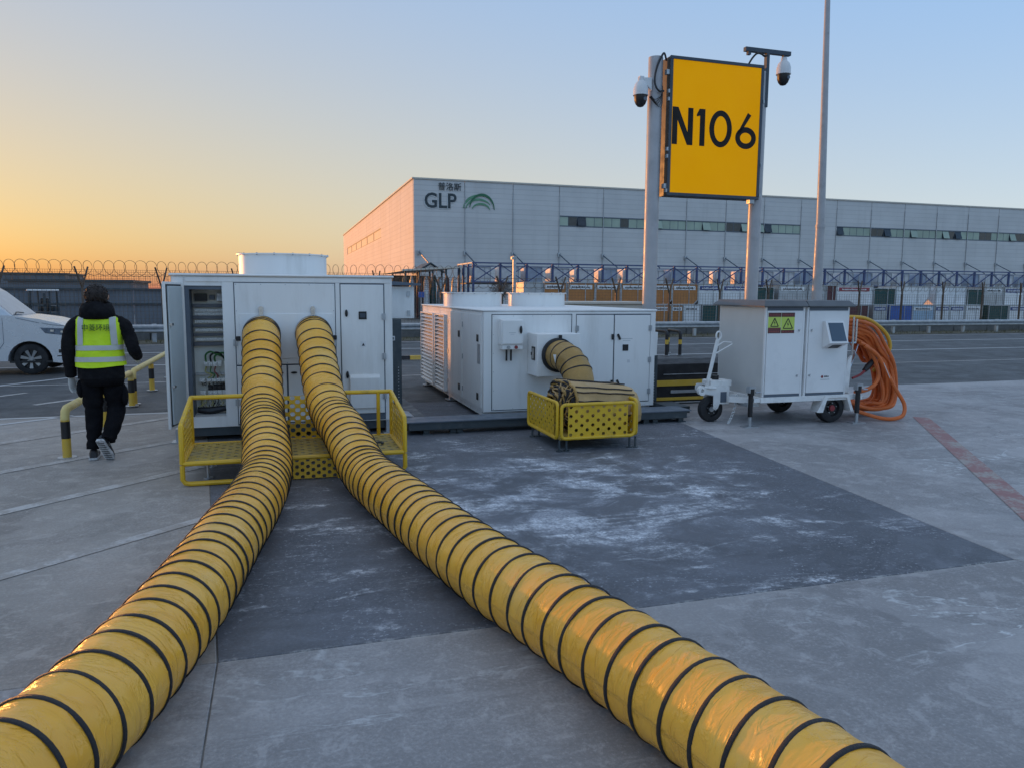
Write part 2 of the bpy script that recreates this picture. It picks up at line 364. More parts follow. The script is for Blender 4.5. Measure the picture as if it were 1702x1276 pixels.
    def perforated(s, o, ux, uz, nrm, nx, nz_, rad=.28, stagger=True, t=.004):
        o = Vector(o); ux = Vector(ux); uz = Vector(uz); nrm = Vector(nrm)
        cx, cz = ux/nx, uz/nz_; K = 8
        for i in range(nx):
            for j in range(nz_):
                c0 = o+cx*(i+.5)+cz*(j+.5)
                sq = [(1, 0), (1, 1), (0, 1), (-1, 1), (-1, 0), (-1, -1), (0, -1), (1, -1)]
                rr = min(cx.length, cz.length)*rad*2
                hole = (not stagger) or (i+j) % 2 == 0
                ov = [c0+cx*(p/2)+cz*(q/2) for p, q in sq]
                if not hole:
                    s.add([p for p in ov]+[p+nrm*t for p in ov], [tuple(range(8)), tuple(range(15, 7, -1))]); continue
                iv = [c0+cx.normalized()*rr*math.cos(math.pi/4*k)+cz.normalized()*rr*math.sin(math.pi/4*k) for k in range(8)]
                fs = []
                for k in range(8):
                    k2 = (k+1) % 8
                    fs += [(k, k2, 8+k2, 8+k), (16+k2, 16+k, 24+k, 24+k2), (8+k, 8+k2, 24+k2, 24+k)]
                s.add(ov+iv+[p+nrm*t for p in ov]+[p+nrm*t for p in iv], fs)
        return s
def smooth_path(pts, sub=8, closed=False):
    P = [Vector(p) for p in pts]; n = len(P); o = []
    for i in range(n if closed else n-1):
        if closed: p0, p1, p2, p3 = P[i-1], P[i], P[(i+1) % n], P[(i+2) % n]
        else: p0, p1, p2, p3 = P[max(i-1, 0)], P[i], P[i+1], P[min(i+2, n-1)]
        for k in range(sub):
            t = k/sub
            o.append(.5*((2*p1)+(p2-p0)*t+(2*p0-5*p1+4*p2-p3)*t*t+(3*p1-p0-3*p2+p3)*t**3))
    if not closed: o.append(P[-1])
    return o
ORG = {}
def grid(a, b, z=0.):
    return Vector((a*math.cos(PH)-b*math.sin(PH), a*math.sin(PH)+b*math.cos(PH), z))
def tag(o, label=None, cat=None, group=None, kind=None):
    if label: o['label'] = label
    if cat: o['category'] = cat
    if group: o['group'] = group
    if kind: o['kind'] = kind
    return o
def thing(name, label, cat, at, group=None):
    o = bpy.data.objects.new(name, None); COL.objects.link(o); o.empty_display_size = .2
    o.location = grid(*at); o.rotation_euler = (0, 0, PH); ORG[o] = at
    return tag(o, label, cat, group)
SPLIT = {'rail', 'corner_trim', 'wheel_well', 'front_frame', 'panel_seam', 'dark_band', 'base_frame', 'fog_lamp_recess', 'lamp_reflector', 'holder_hoop', 'panel_post',
         'print_band', 'bracket', 'roof_trim', 'rear_wall', 'foot', 'post', 'fork_opening', 'louvre_frame', 'cabinet_liner', 'chassis', 'pivot_boss', 'deck_frame', 'clip', 'battery_tray', 'mast', 'wall', 'roof', 'gap_filler'}
SMALL = {'bolts', 'flange_bolts', 'rivets', 'print', 'loose_wires', 'wheel_nuts', 'verge_grass', 'crown', 'maker_print', 'tread', 'wiring_duct', 'terminal_strip'}
def build(mb, name, m, parent=None, at=None, bevel=0., smooth=True, seg=2, kind=None, ang=35):
    if parent is not None and name in SPLIT and 1 < len(mb.parts) < 9:       # separate pieces become separate parts of the same name
        o = None
        for v0, nv, f0, nf in mb.parts:
            q = MB(); q.add(mb.v[v0:v0+nv], [tuple(i-v0 for i in f) for f in mb.f[f0:f0+nf]]); o = build(q, name, m, parent, at, bevel, smooth, seg, kind, ang)
        return o
    if name in SMALL and kind is None and parent is not None: kind = 'stuff'
    g = at if parent is None else None
    top = parent
    while top is not None and top.parent is not None: top = top.parent
    org = ORG[top] if top is not None else (at or (0, 0, 0))
    me = bpy.data.meshes.new(name)
    me.from_pydata([(x-org[0], y-org[1], z-org[2]) for x, y, z in mb.v], [], mb.f)
    for mm in (m if isinstance(m, list) else [m]): me.materials.append(mm)
    bm = bmesh.new(); bm.from_mesh(me); bmesh.ops.recalc_face_normals(bm, faces=bm.faces); bm.to_mesh(me); bm.free()
    if smooth:
        me.polygons.foreach_set('use_smooth', [True]*len(me.polygons)); me.set_sharp_from_angle(angle=R(ang))
    o = bpy.data.objects.new(name, me); COL.objects.link(o)
    if parent is not None: o.parent = parent
    else: o.location = grid(*org); o.rotation_euler = (0, 0, PH); ORG[o] = org
    if bevel:
        b = o.modifiers.new('bevel', 'BEVEL'); b.width = bevel; b.segments = seg; b.limit_method = 'ANGLE'; b.angle_limit = R(40)
    if kind: o['kind'] = kind
    return o
def inst(src, name, parent, loc, rot=(0, 0, 0), scale=(1, 1, 1)):   # one more object on the same mesh data
    o = bpy.data.objects.new(name, src.data if hasattr(src, 'data') else src); COL.objects.link(o); o.parent = parent
    o.location = loc; o.rotation_euler = rot; o.scale = scale; return o
def copy_tree(o, parent=None):
    c = o.copy(); COL.objects.link(c)
    if parent is not None: c.parent = parent
    for ch in o.children: copy_tree(ch, c)
    return c
def text_mb(txt, size, a, b, z, depth=.003, align='LEFT', face=-1, sx=1., bold=0.):
    cu = bpy.data.curves.new('txt', 'FONT'); cu.body = txt; cu.size = size; cu.extrude = depth/2; cu.align_x = align; cu.resolution_u = 3; cu.offset = bold
    ob = bpy.data.objects.new('txt', cu); COL.objects.link(ob)
    dg = bpy.context.evaluated_depsgraph_get(); ev = ob.evaluated_get(dg)
    me = bpy.data.meshes.new_from_object(ev)
    mb = MB(); mb.add([(a+v.co.x*sx, b+face*v.co.z, z+v.co.y) for v in me.vertices], [tuple(p.vertices) for p in me.polygons])
    bpy.data.objects.remove(ob); bpy.data.curves.remove(cu); bpy.data.meshes.remove(me)
    return mb

# ================================================================ THE SETTING
def sheet(name, poly, z, m, kind='structure', parent=None):
    mb = MB(); mb.add([(p[0], p[1], z) for p in poly], [tuple(range(len(poly)))])
    return build(mb, name, m, parent, at=(0, 0, 0), smooth=False, kind=kind)
sheet('ground', [(-3000, -3000), (3000, -3000), (3000, 3000), (-3000, 3000)], -.06, M['yard'])
sheet('road', [(-260, 11.16), (320, 11.16), (320, 25.6), (-260, 25.6)], -.012, M['asphalt'])
apron = sheet('apron', [(-60, -40), (70, -40), (70, 11.16), (-60, 11.16)], -.004, M['joint'])
aL = lambda b: -.30-max(0, b-3.45)*.0865
aR = lambda b: 4.41+max(0, b-3.45)*.107
cols = [(-20.1, lambda b: -20.1), (-15.2, lambda b: -15.2), (-10.2, lambda b: -10.2), (-5.2, lambda b: -5.25), (0, aL), (0, aR),
        (9.6, lambda b: 9.75), (14.7, lambda b: 14.8), (19.8, lambda b: 19.8), (24.8, lambda b: 24.8), (30, lambda b: 30)]
rows = [-6.4, -1.5, 3.45, 11.15]
g = .003
for ci in range(len(cols)-1):
    f0, f1 = cols[ci][1], cols[ci+1][1]
    for ri in range(len(rows)-1):
        b0, b1 = rows[ri]+g, rows[ri+1]-g
        poly = [(f0(b0)+g, b0), (f1(b0)-g, b0), (f1(b1)-g, b1), (f0(b1)+g, b1)]
        mb = MB().prism(poly, 'z', -.05, 0)
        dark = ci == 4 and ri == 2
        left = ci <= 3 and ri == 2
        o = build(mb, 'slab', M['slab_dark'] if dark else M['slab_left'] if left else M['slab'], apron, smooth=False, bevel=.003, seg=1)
# painted markings, 4 mm sheets
def stripe(name, p0, p1, w, z, m):
    d = Vector((p1[0]-p0[0], p1[1]-p0[1])).normalized(); n = Vector((-d.y, d.x))*w/2
    mb = MB(); mb.add([(p0[0]-n.x, p0[1]-n.y, z), (p1[0]-n.x, p1[1]-n.y, z), (p1[0]+n.x, p1[1]+n.y, z), (p0[0]+n.x, p0[1]+n.y, z)], [(0, 1, 2, 3)])
    return mb
mk = sheet('road_line', [(-200, 18.33), (250, 18.33), (250, 18.47), (-200, 18.47)], -.008, M['line_white'])
sheet('road_line', [(-200, 21.98), (250, 21.98), (250, 22.12), (-200, 22.12)], -.008, M['line_white'])
sheet('road_edge_line', [(-200, 25.0), (250, 25.0), (250, 25.14), (-200, 25.14)], -.008, M['line_faint'])
sheet('road_line', [(-30, 14.9), (60, 14.9), (60, 14.98), (-30, 14.98)], -.008, M['line_faint'])
for p0, p1 in [((-4.65, 15.0), (-3.0, 17.1)), ((-7.2, 11.7), (-5.2, 14.25)), ((-4.9, 12.6), (-3.9, 13.9)), ((-3.4, 12.4), (-2.6, 13.3))]:
    build(stripe('', p0, p1, .11, -.008, None), 'road_hatch_line', M['line_white'] if p0[0] in (-4.65, -7.2) else M['line_faint'], at=(0, 0, 0), smooth=False, kind='structure')
for p0, p1, w, k in [((-3.9, 10.1), (-2.60, 11.12), .10, 'line_white'), ((-5.0, 7.4), (-1.30, 10.68), .13, 'line_faint'), ((-4.1, 6.35), (-1.0, 9.02), .13, 'line_faint'), ((-3.2, 5.2), (-.72, 7.55), .12, 'line_faint'), ((-2.5, 4.05), (-.52, 5.8), .10, 'line_faint')]:
    build(stripe('', p0, p1, w, .004, None), 'hatch_line', M[k], at=(0, 0, 0), smooth=False, kind='structure')
build(stripe('', (-9, 11.05), (-1.2, 11.05), .09, .004, None), 'apron_edge_line', M['line_white'], at=(0, 0, 0), smooth=False, kind='structure')
build(stripe('', (8.35, 8.05), (1.91, -.57), .20, .004, None), 'red_line', M['line_red'], at=(0, 0, 0), smooth=False, kind='structure')
sheet('verge', [(-200, 25.6), (250, 25.6), (250, 30.6), (-200, 30.6)], -.004, M['verge'])
mb = MB()
for i in range(5200):
    a = random.uniform(-14, 48); b = random.uniform(25.7, 28.6); h = random.uniform(.03, .13); w = .012; t = random.uniform(0, 3.1)
    dx, dy = math.cos(t)*w, math.sin(t)*w; lx, ly = random.uniform(-.04, .04), random.uniform(-.04, .04)
    mb.add([(a-dx, b-dy, -.01), (a+dx, b+dy, -.01), (a+lx, b+ly, h)], [(0, 1, 2)])
build(mb, 'verge_grass', M['grass'], at=(0, 0, 0), smooth=False, kind='stuff')

# ---------------------------------------------------------------- warehouse
wh = thing('warehouse', 'long grey ribbed warehouse with orange sunlit end wall and green arc logo', 'warehouse', (13.13, 75, 0))
HB = 12.6
pipes = [13.13, 18.3, 23.35, 28.4]+[28.4+4.97*i for i in range(1, 20)]
for i in range(len(pipes)-1):                    # one cladding bay between two rainwater pipes; bays with a window band are split round it
    a0, a1 = pipes[i]+.03, pipes[i+1]-.03
    win = (28.3 < pipes[i] < 58) or pipes[i] > 63.0
    if win:
        build(MB().box(a0, a1, 75, 75.25, 0, 8.53), 'wall_panel', M['cladding'], wh, smooth=False)
        build(MB().box(a0, a1, 75, 75.25, 9.58, HB), 'wall_panel', M['cladding'], wh, smooth=False)
        build(MB().box(a0, a1, 75.12, 75.25, 8.53, 9.58), 'window_recess', M['gap'], wh, smooth=False)
        n = 5; w = (a1-a0)/n
        fr = MB(); 
        for k in range(n):
            fr.box(a0+k*w-.02, a0+k*w+.03, 75.01, 75.09, 8.6, 9.5)
        fr.box(a0-.03, a1+.03, 74.97, 75.09, 8.50, 8.6); fr.box(a0-.03, a1+.03, 74.97, 75.09, 9.5, 9.61)
        f = build(fr, 'window', M['slate'], wh, smooth=False)
        for k in range(n):
            opn = random.random() < .17
            dk = random.random() < .22
            x0, x1 = a0+k*w+.035, a0+(k+1)*w-.025
            q = MB()
            if opn: q.hexa([(x0, 74.72, 8.62), (x1, 74.72, 8.62), (x1, 74.75, 8.62), (x0, 74.75, 8.62)], [(x0, 75.03, 9.48), (x1, 75.03, 9.48), (x1, 75.06, 9.48), (x0, 75.06, 9.48)])
            else: q.box(x0, x1, 75.02, 75.06, 8.6, 9.5)
            build(q, 'pane', M['pane_dark'] if dk else M['pane_green'], f, smooth=False)
    else:
        build(MB().box(a0, a1, 75, 75.25, 0, HB), 'wall_panel', M['cladding'], wh, smooth=False)
    b = MB(); x = pipes[i] if i else pipes[i]+.45
    if i: b.cyl((x, 74.95, 0), (x, 74.95, 11.7), .042, n=6)
    b.box(x-.16, x+.16, 74.8, 75, 5.3, 5.75)
    build(b, 'downpipe', M['galv'], wh)
    build(MB().bar((x, 74.85, 5.6), (x+.62, 72.6, 4.3), .09, .09), 'stay', M['slate'], wh)
for k in range(10):                              # end wall bays
    b0, b1 = 75.28+k*8.0, 75.28+(k+1)*8.0-.06
    lo, hi = 8.5, 9.75
    if 3 <= k <= 8:
        build(MB().box(13.13, 13.35, b0, b1, 0, lo), 'wall_panel', M['cladding'], wh, smooth=False)
        build(MB().box(13.13, 13.35, b0, b1, hi, HB), 'wall_panel', M['cladding'], wh, smooth=False)
        f = build(MB().box(13.16, 13.3, b0, b0+.2, lo, hi).box(13.16, 13.3, b1-.2, b1, lo, hi).box(13.16, 13.3, b0+.2, b1-.2, lo, lo+.12).box(13.16, 13.3, b0+.2, b1-.2, hi-.12, hi), 'window', M['slate'], wh, smooth=False)
        build(MB().box(13.2, 13.24, b0+.2, b1-.2, lo+.12, hi-.12), 'pane', M['beige'], f, smooth=False)
    else:
        build(MB().box(13.13, 13.35, b0, b1, 0, HB), 'wall_panel', M['cladding'], wh, smooth=False)
build(MB().box(13.36, pipes[-1], 75.26, 155, 12.3, 12.5), 'roof', M['galv'], wh, smooth=False)
build(MB().box(13.0, pipes[-1], 74.9, 75.3, HB, HB+.14).box(13.0, 13.4, 75.3, 155.3, HB, HB+.14), 'roof_trim', M['beige'], wh, smooth=False)
build(MB().box(pipes[-1]-.2, pipes[-1], 75.3, 155, 0, 12.3).box(13.4, pipes[-1]-.2, 154.8, 155, 0, 12.3), 'rear_wall', M['cladding'], wh, smooth=False)
b = text_mb('GLP', 2.02, 14.15, 74.92, 9.92, .06, sx=.93, bold=.035); build(b, 'letters', M['logo_dark'], wh, smooth=False)
b = text_mb('GLP', 2.02, 14.09, 74.96, 9.86, .04, sx=.93, bold=.06); build(b, 'letter_edge', M['logo_white'], wh, smooth=False)
b = text_mb('普洛斯', .80, 15.55, 74.93, 11.70, .05); build(b, 'small_letters', M['logo_dark'], wh, smooth=False)
def ell_arc(cx, cz, rx, rz, t0, t1, w0, wm, b, m):
    n = 22; up_, dn = [], []
    for i in range(n):
        f = i/(n-1); t = R(t0+(t1-t0)*f); w = w0+(wm-w0)*math.sin(math.pi*f); c_, s_ = math.cos(t), math.sin(t)
        up_.append((cx+(rx+w/2)*c_, cz+(rz+w/2)*s_)); dn.append((cx+(rx-w/2)*c_, cz+(rz-w/2)*s_))
    mb = MB(); k = 2*n
    mb.add([(x, b, z) for x, z in up_+dn]+[(x, b+.05, z) for x, z in up_+dn],
           [(i, i+1, n+i+1, n+i) for i in range(n-1)]+[(k+i, k+n+i, k+n+i+1, k+i+1) for i in range(n-1)]+[(i, k+i, k+i+1, i+1) for i in range(n-1)]+[(n+i, n+i+1, k+n+i+1, k+n+i) for i in range(n-1)])
    return build(mb, 'logo_arc', m, wh, smooth=False)
ell_arc(19.95, 9.85, 1.80, 1.42, 176, 70, .05, .26, 74.94, M['logo_green'])
ell_arc(20.05, 9.85, 1.28, 1.50, 172, 2, .05, .24, 74.88, M['logo_green2'])
ell_arc(19.75, 9.85, 1.35, 1.02, 176, 30, .04, .22, 74.92, M['logo_green'])
ell_arc(19.95, 9.82, .92, .62, 172, 4, .04, .20, 74.90, M['logo_green'])

# ---------------------------------------------------------------- steel rack in front of the warehouse
rk = thing('storage_rack', 'blue steel rack with cross braced top bays along the warehouse', 'rack', (11.5, 45, 0))
sp = 1.712; nb = 30
for i in range(nb+1):
    x = 11.5+i*sp
    build(MB().box(x-.06, x+.06, 44.94, 45.06, 0, 3.45), 'post', M['blue_steel'], rk, smooth=False)
    if i < nb:
        d = i % 2 == 0 or i < 3
        build(MB().bar((x+.06, 45, 2.3), (x+sp-.06, 45, 3.32), .06, .06), 'brace', M['blue_steel'], rk, smooth=False)
        if d or i % 3 == 0: build(MB().bar((x+.06, 45.07, 3.32), (x+sp-.06, 45.07, 2.3), .05, .05), 'brace', M['blue_steel'], rk, smooth=False)
build(MB().box(11.4, 11.5+nb*sp, 44.9, 44.94, 3.38, 3.46).box(11.4, 11.5+nb*sp, 44.9, 44.94, 3.20, 3.25).box(11.4, 11.5+nb*sp, 44.88, 44.94, 2.22, 2.3), 'rail', M['blue_steel'], rk, smooth=False)
build(MB().box(11.5, 11.5+nb*sp, 45.1, 48.9, 2.16, 2.22), 'deck', M['dark_steel'], rk, smooth=False)
for k in range(3): build(MB().box(11.44, 11.56, 46.2+k*1.3, 46.32+k*1.3, 0, 3.45), 'post', M['blue_steel'], rk, smooth=False)
build(MB().box(11.44, 11.5, 45.06, 49, 3.38, 3.46), 'rail', M['beige'], rk, smooth=False)
build(MB().hexa([(11.3, 49.3, 3.25), (14, 49.3, 3.35), (14, 49.4, 3.35), (11.3, 49.4, 3.25)], [(11.3, 49.3, 3.32), (14, 49.3, 3.42), (14, 49.4, 3.42), (11.3, 49.4, 3.32)]), 'rail', M['blue_steel'], rk, smooth=False)
cm = [mat('white_cargo_sheet', (.68, .69, .70), .45, var=.12, vs=2), mat('pale_blue_cargo_sheet', (.38, .44, .54), .45, var=.12, vs=2)]
fcol = M['galv']
def container(a0, a1, z0, z1, b0, m, label, cut=.0, band=None, dark_end=None, dep=1.5, group='air cargo containers in the yard'):
    t = thing('cargo_container', label, 'container', ((a0+a1)/2, b0, z0), group)
    w, h = a1-a0, z1-z0; c = cut*min(w, h)
    poly = [(a0, z0), (a1-c, z0), (a1, z0+c), (a1, z1), (a0, z1)] if c else [(a0, z0), (a1, z0), (a1, z1), (a0, z1)]
    build(MB().prism(poly, 'b', b0+.03, b0+dep), 'shell', m, t, smooth=False)
    e = MB()
    for i in range(len(poly)):
        p, q = poly[i], poly[(i+1) % len(poly)]; e.bar((p[0], b0+.02, p[1]), (q[0], b0+.02, q[1]), .05, .045)
    e.bar(((a0*.35+a1*.65), b0+.02, z0), ((a0*.35+a1*.65), b0+.02, z1), .035, .035)
    build(e, 'edge_frame', fcol, t, smooth=False)
    if band:
        build(MB().box(a0+w*.06, a1-w*.1, b0+.008, b0+.028, z1-h*.30, z1-h*.10), 'band', band, t, smooth=False)
        tb = MB(); x = a0+w*.14; rr = random.Random(int(a0*100))
        while x < a1-w*.2:
            ww = rr.uniform(.03, .08); tb.box(x, x+ww, b0+.003, b0+.007, z1-h*.25, z1-h*(.155+rr.uniform(0, .03))); x += ww+rr.uniform(.012, .03)
        build(tb, 'print', M['ink'] if band is M['label_white'] else M['label_white'], t, smooth=False)
    return t
NTH = 'first second third fourth fifth sixth seventh eighth ninth tenth eleventh twelfth thirteenth fourteenth fifteenth sixteenth seventeenth eighteenth nineteenth twentieth twenty-first twenty-second twenty-third twenty-fourth twenty-fifth twenty-sixth twenty-seventh twenty-eighth twenty-ninth thirtieth'.split()
for i in range(nb):
    x = 11.5+i*sp; r = random.Random(i)
    container(x+.2, x+sp-r.uniform(.28, .45), 2.24, 2.24+r.uniform(.88, .98), 45.7, cm[i % 3 == 2], '%s container in the %s braced bay from the left of the blue steel rack' % ('pale blue' if i % 3 == 2 else 'white', NTH[i]), cut=.0, dep=1.2, group='pale containers in the blue rack')
C_or = mat('orange_container_sheet', (.44, .18, .05), .5, var=.12, vs=1.5, dirt=(.2, .1, .05), dirt_amt=.4)
C_wh = mat('white_container_sheet', (.72, .72, .72), .4, .1, var=.08, vs=2, dirt=(.3, .3, .3), dirt_amt=.4)
C_gr = mat('grey_container_sheet', (.44, .45, .46), .4, .3, var=.12, vs=2)
C_dg = mat('dark_green_tarp', (.025, .07, .065), .7, var=.15)
C_bl = mat('blue_container_sheet', (.04, .11, .36), .5, var=.12)
C_lb = mat('light_blue_sheet', (.33, .45, .56), .5, var=.1)
C_mr = mat('maroon_sheet', (.09, .025, .03), .5, var=.15)
C_rd = mat('red_band', (.32, .04, .06), .5)
C_nb = mat('navy_band', (.04, .07, .22), .5)
LW = M['label_white']
UP = [(12.0, 13.0, C_gr, 0, None, 'plain grey container at the far left end of the upper container row'),
 (13.08, 14.3, C_or, .0, LW, 'leftmost of the six orange containers in the upper row'),
 (14.39, 15.9, C_or, .22, LW, 'second orange container from the left in the upper row'),
 (15.96, 17.35, C_or, .0, LW, 'third orange container from the left in the upper row'),
 (17.42, 18.9, C_or, .22, LW, 'fourth orange container from the left in the upper row, left of the grey sign post'),
 (18.97, 20.4, C_or, .22, LW, 'orange container behind the left sign post in the upper row'),
 (20.45, 22.0, C_or, .22, LW, 'rightmost orange container of the upper row'),
 (22.04, 23.46, C_wh, .22, C_nb, 'white container with navy band directly right of the orange row'),
 (23.54, 25.27, C_wh, 0, C_nb, 'wider white container with navy band left of the right sign post'),
 (25.43, 26.85, C_dg, 0, None, 'dark green covered container behind the right sign post'),
 (27.21, 29.08, C_gr, 0, LW, 'grey container with printed white band left of the lamp mast'),
 (29.2, 30.36, C_gr, 0, None, 'plain grey container right behind the lamp mast'),
 (30.45, 31.1, C_mr, 0, None, 'narrow maroon container right of the lamp mast'),
 (31.16, 33.74, C_wh, 0, C_rd, 'white container with red band along its top'),
 (33.83, 35.38, C_dg, 0, None, 'dark covered container right of the red banded one'),
 (35.46, 37.97, C_wh, .42, None, 'large plain white container with a big cut lower corner'),
 (38.48, 40.84, cm[0], 0, None, 'pale foil wrapped container in the upper row near the right'),
 (40.98, 42.19, C_dg, 0, None, 'small dark green container high in the upper row'),
 (42.3, 43.87, C_gr, 0, LW, 'grey container with white band near the right picture edge'),
 (43.97, 45.6, C_wh, 0, C_nb, 'white container at the right end of the upper row')]
for a0, a1, m, cut, band, lab in UP: container(a0, a1, 1.06, 2.16-(.15 if m is C_dg else 0), 36.6, m, lab, cut, band)
LO = [(11.9, 13.2, C_gr, 0, None, 'grey container below the left end of the upper row'), (13.3, 15.2, C_wh, 0, None, 'long white container low behind the white round fan cowls'),
 (15.4, 17.0, C_dg, 0, None, 'dark green container low left of the left sign post'), (17.2, 18.8, C_gr, 0, None, 'low grey container just left of the left sign post'),
 (18.9, 20.11, C_or, 0, LW, 'lower orange container just right of the left sign post'), (20.15, 20.8, C_or, 0, LW, 'narrow lower orange container beside a white one'),
 (20.84, 21.86, C_wh, 0, LW, 'small white container with black print between orange and dark green'), (21.97, 23.3, C_dg, 0, None, 'dark green container left of the parked power trailer'),
 (23.4, 25.0, C_gr, 0, None, 'low grey container behind the trailer roof, left half'), (25.1, 26.9, C_wh, 0, None, 'low white container behind the trailer roof, middle'),
 (27.0, 29.0, C_gr, 0, None, 'low grey container behind the trailer roof, right half'), (29.1, 31.3, C_wh, 0, None, 'low white container behind the right end of the trailer roof'),
 (31.52, 32.97, C_mr, 0, None, 'dark maroon container just above the coiled orange cables'), (33.36, 34.31, C_gr, 0, C_nb, 'small grey container left of the bright blue one'),
 (34.53, 36.2, C_bl, 0, None, 'bright blue container in the lower row'), (36.23, 37.85, C_lb, 0, LW, 'pale blue and white container right of the bright blue one'),
 (37.95, 39.05, cm[0], 0, C_nb, 'silvery container with navy band, left of a twin'), (39.1, 40.2, cm[0], 0, C_nb, 'silvery container with navy band beside the cut corner white one'),
 (40.28, 41.6, C_wh, .35, LW, 'white container with cut corner left of the teal green one'), (42.15, 43.7, C_dg, 0, None, 'tall teal green container at lower right'), (43.8, 45.7, C_wh, .25, C_nb, 'white container with navy band at the right picture edge')]
for a0, a1, m, cut, band, lab in LO: container(a0, a1, 0, 1.03, 36.05, m, lab, cut, band)

# draped goods under the low canopy left of the rack
shed = thing('canopy_shed', 'low open canopy shed with a sunlit edge beside the warehouse corner', 'shed', (9.6, 46, 0))
build(MB().hexa([(7.4, 46.5, 2.9), (11.2, 46.5, 3.15), (11.2, 58, 3.15), (7.4, 58, 2.9)], [(7.4, 46.5, 3.0), (11.2, 46.5, 3.25), (11.2, 58, 3.25), (7.4, 58, 3.0)]), 'roof', M['beige'], shed, smooth=False)
for k in range(5):
    for b in (46.7, 52): build(MB().box(7.6+k*.85, 7.7+k*.85, b, b+.1, 0, 2.9+k*.05), 'post', M['dark_steel'], shed, smooth=False)
build(MB().box(7.4, 11.2, 57, 57.2, 0, 2.85), 'back_wall', M['dark_steel'], shed, smooth=False)
for k in range(8):
    x = 7.7+k*.45; m = [C_dg, C_gr, C_mr, cm[0]][k % 4]; rr = random.Random(k)
    ring = lambda z, s: [(x+.19*s*math.cos(t)*(1+.15*math.sin(3*t+k)), 47.4+.3*s*math.sin(t), z) for t in [2*math.pi*j/10 for j in range(10)]]
    o = build(MB().loft([ring(0, 1.0), ring(.6, 1.05), ring(1.5, .95), ring(2.2+rr.random()*.3, .8), ring(2.6, .35)]), 'wrapped_stack', m, at=(x, 47.4, 0))
    tag(o, '%s wrapped bundle, %s from the left under the low canopy' % (['dark green', 'grey', 'maroon', 'white'][k % 4], NTH[k]), 'bundle', 'wrapped bundles under the canopy')
hut = thing('gable_hut', 'small hut with an orange sunlit gable roof at the warehouse corner', 'hut', (12.2, 62, 0))
build(MB().prism([(11.3, 0), (13.1, 0), (13.1, 3.3), (12.2, 3.9), (11.3, 3.3)], 'b', 62, 66), 'wall', M['cladding'], hut, smooth=False)
build(MB().hexa([(11.0, 61.8, 3.2), (12.2, 61.8, 3.95), (12.2, 66, 3.95), (11.0, 66, 3.2)], [(11.0, 61.8, 3.3), (12.2, 61.8, 4.05), (12.2, 66, 4.05), (11.0, 66, 3.3)]).hexa([(12.2, 61.8, 3.95), (13.4, 61.8, 3.2), (13.4, 66, 3.2), (12.2, 66, 3.95)], [(12.2, 61.8, 4.05), (13.4, 61.8, 3.3), (13.4, 66, 3.3), (12.2, 66, 4.05)]), 'roof', M['dark_steel'], hut, smooth=False)

# ---------------------------------------------------------------- perimeter fence
fn = thing('perimeter_fence', 'wire mesh fence with forked posts and razor coils along the yard', 'fence', (15, 30, 0))
fp = [-14.19+2.565*i for i in range(25)]
for i, x in enumerate(fp):
    z1, z2 = (1.75, 2.45) if x < 6 else (1.68, 2.30)
    w = .17 if x < 6 else .30
    build(MB().box(x-.035, x+.035, 29.965, 30.035, -.05, z1).bar((x, 30, z1-.04), (x-w, 29.8, z2), .05, .05).bar((x, 30, z1-.04), (x+w, 30.2, z2), .05, .05), 'post', M['fence_grey'], fn, smooth=False)
mb = MB()
def wire(p, q, r=.0035): mb.bar(p, q, r*2, r*2)
a0, a1 = fp[0], fp[-1]
for k in range(13): wire((a0, 30, .1+k*.13), (a1, 30, .1+k*.13))
for k in range(int((a1-a0)/.14)): wire((a0+k*.14, 30.01, .1), (a0+k*.14, 30.01, 1.66))
for k in range(9): wire((a0, 29.9, 1.74+k*.075), (6, 29.9, 1.74+k*.075), .0045)
for k in range(int((6-a0)/.075)): wire((a0+k*.075, 29.9, 1.72), (a0+k*.075, 29.9, 2.35), .0035)
for k in range(3): wire((6, 29.82, 1.85+k*.18), (a1, 29.82, 1.85+k*.18), .005); wire((6, 30.18, 1.85+k*.18), (a1, 30.18, 1.85+k*.18), .005)
build(mb, 'wire_mesh', M['wire'], fn, smooth=False, kind='stuff')
mb = MB()
pts = []
n = int((7.5-a0)/.34*18)
for i in range(n):
    t = 2*math.pi*i/18; q = math.sin(i*.041)*.04; pts.append((a0+i/18*.34+(.23+q)*math.cos(t), 30+.15*math.cos(t+.4), 2.40+(.27+q*.4)*math.sin(t)))
mb.tube(pts, .0085, 4)
pts = []
n = int((7.5-a0)/.36*14)
for i in range(n): t = 2*math.pi*i/14; pts.append((a0+i/14*.36+.15*math.cos(t), 30+.12*math.cos(t+.5), 2.00+.17*math.sin(t)))
mb.tube(pts, .006, 4)
pts = []
n = int((a1-7)/.40*14)
for i in range(n): t = 2*math.pi*i/14; pts.append((7+i/14*.40+.18*math.cos(t), 30+.15*math.cos(t+.4), 1.98+.20*math.sin(t)*(1+.07*math.sin(i*.11))))
mb.tube(pts, .007, 4)
build(mb, 'razor_coil', M['wire'], fn, smooth=False)

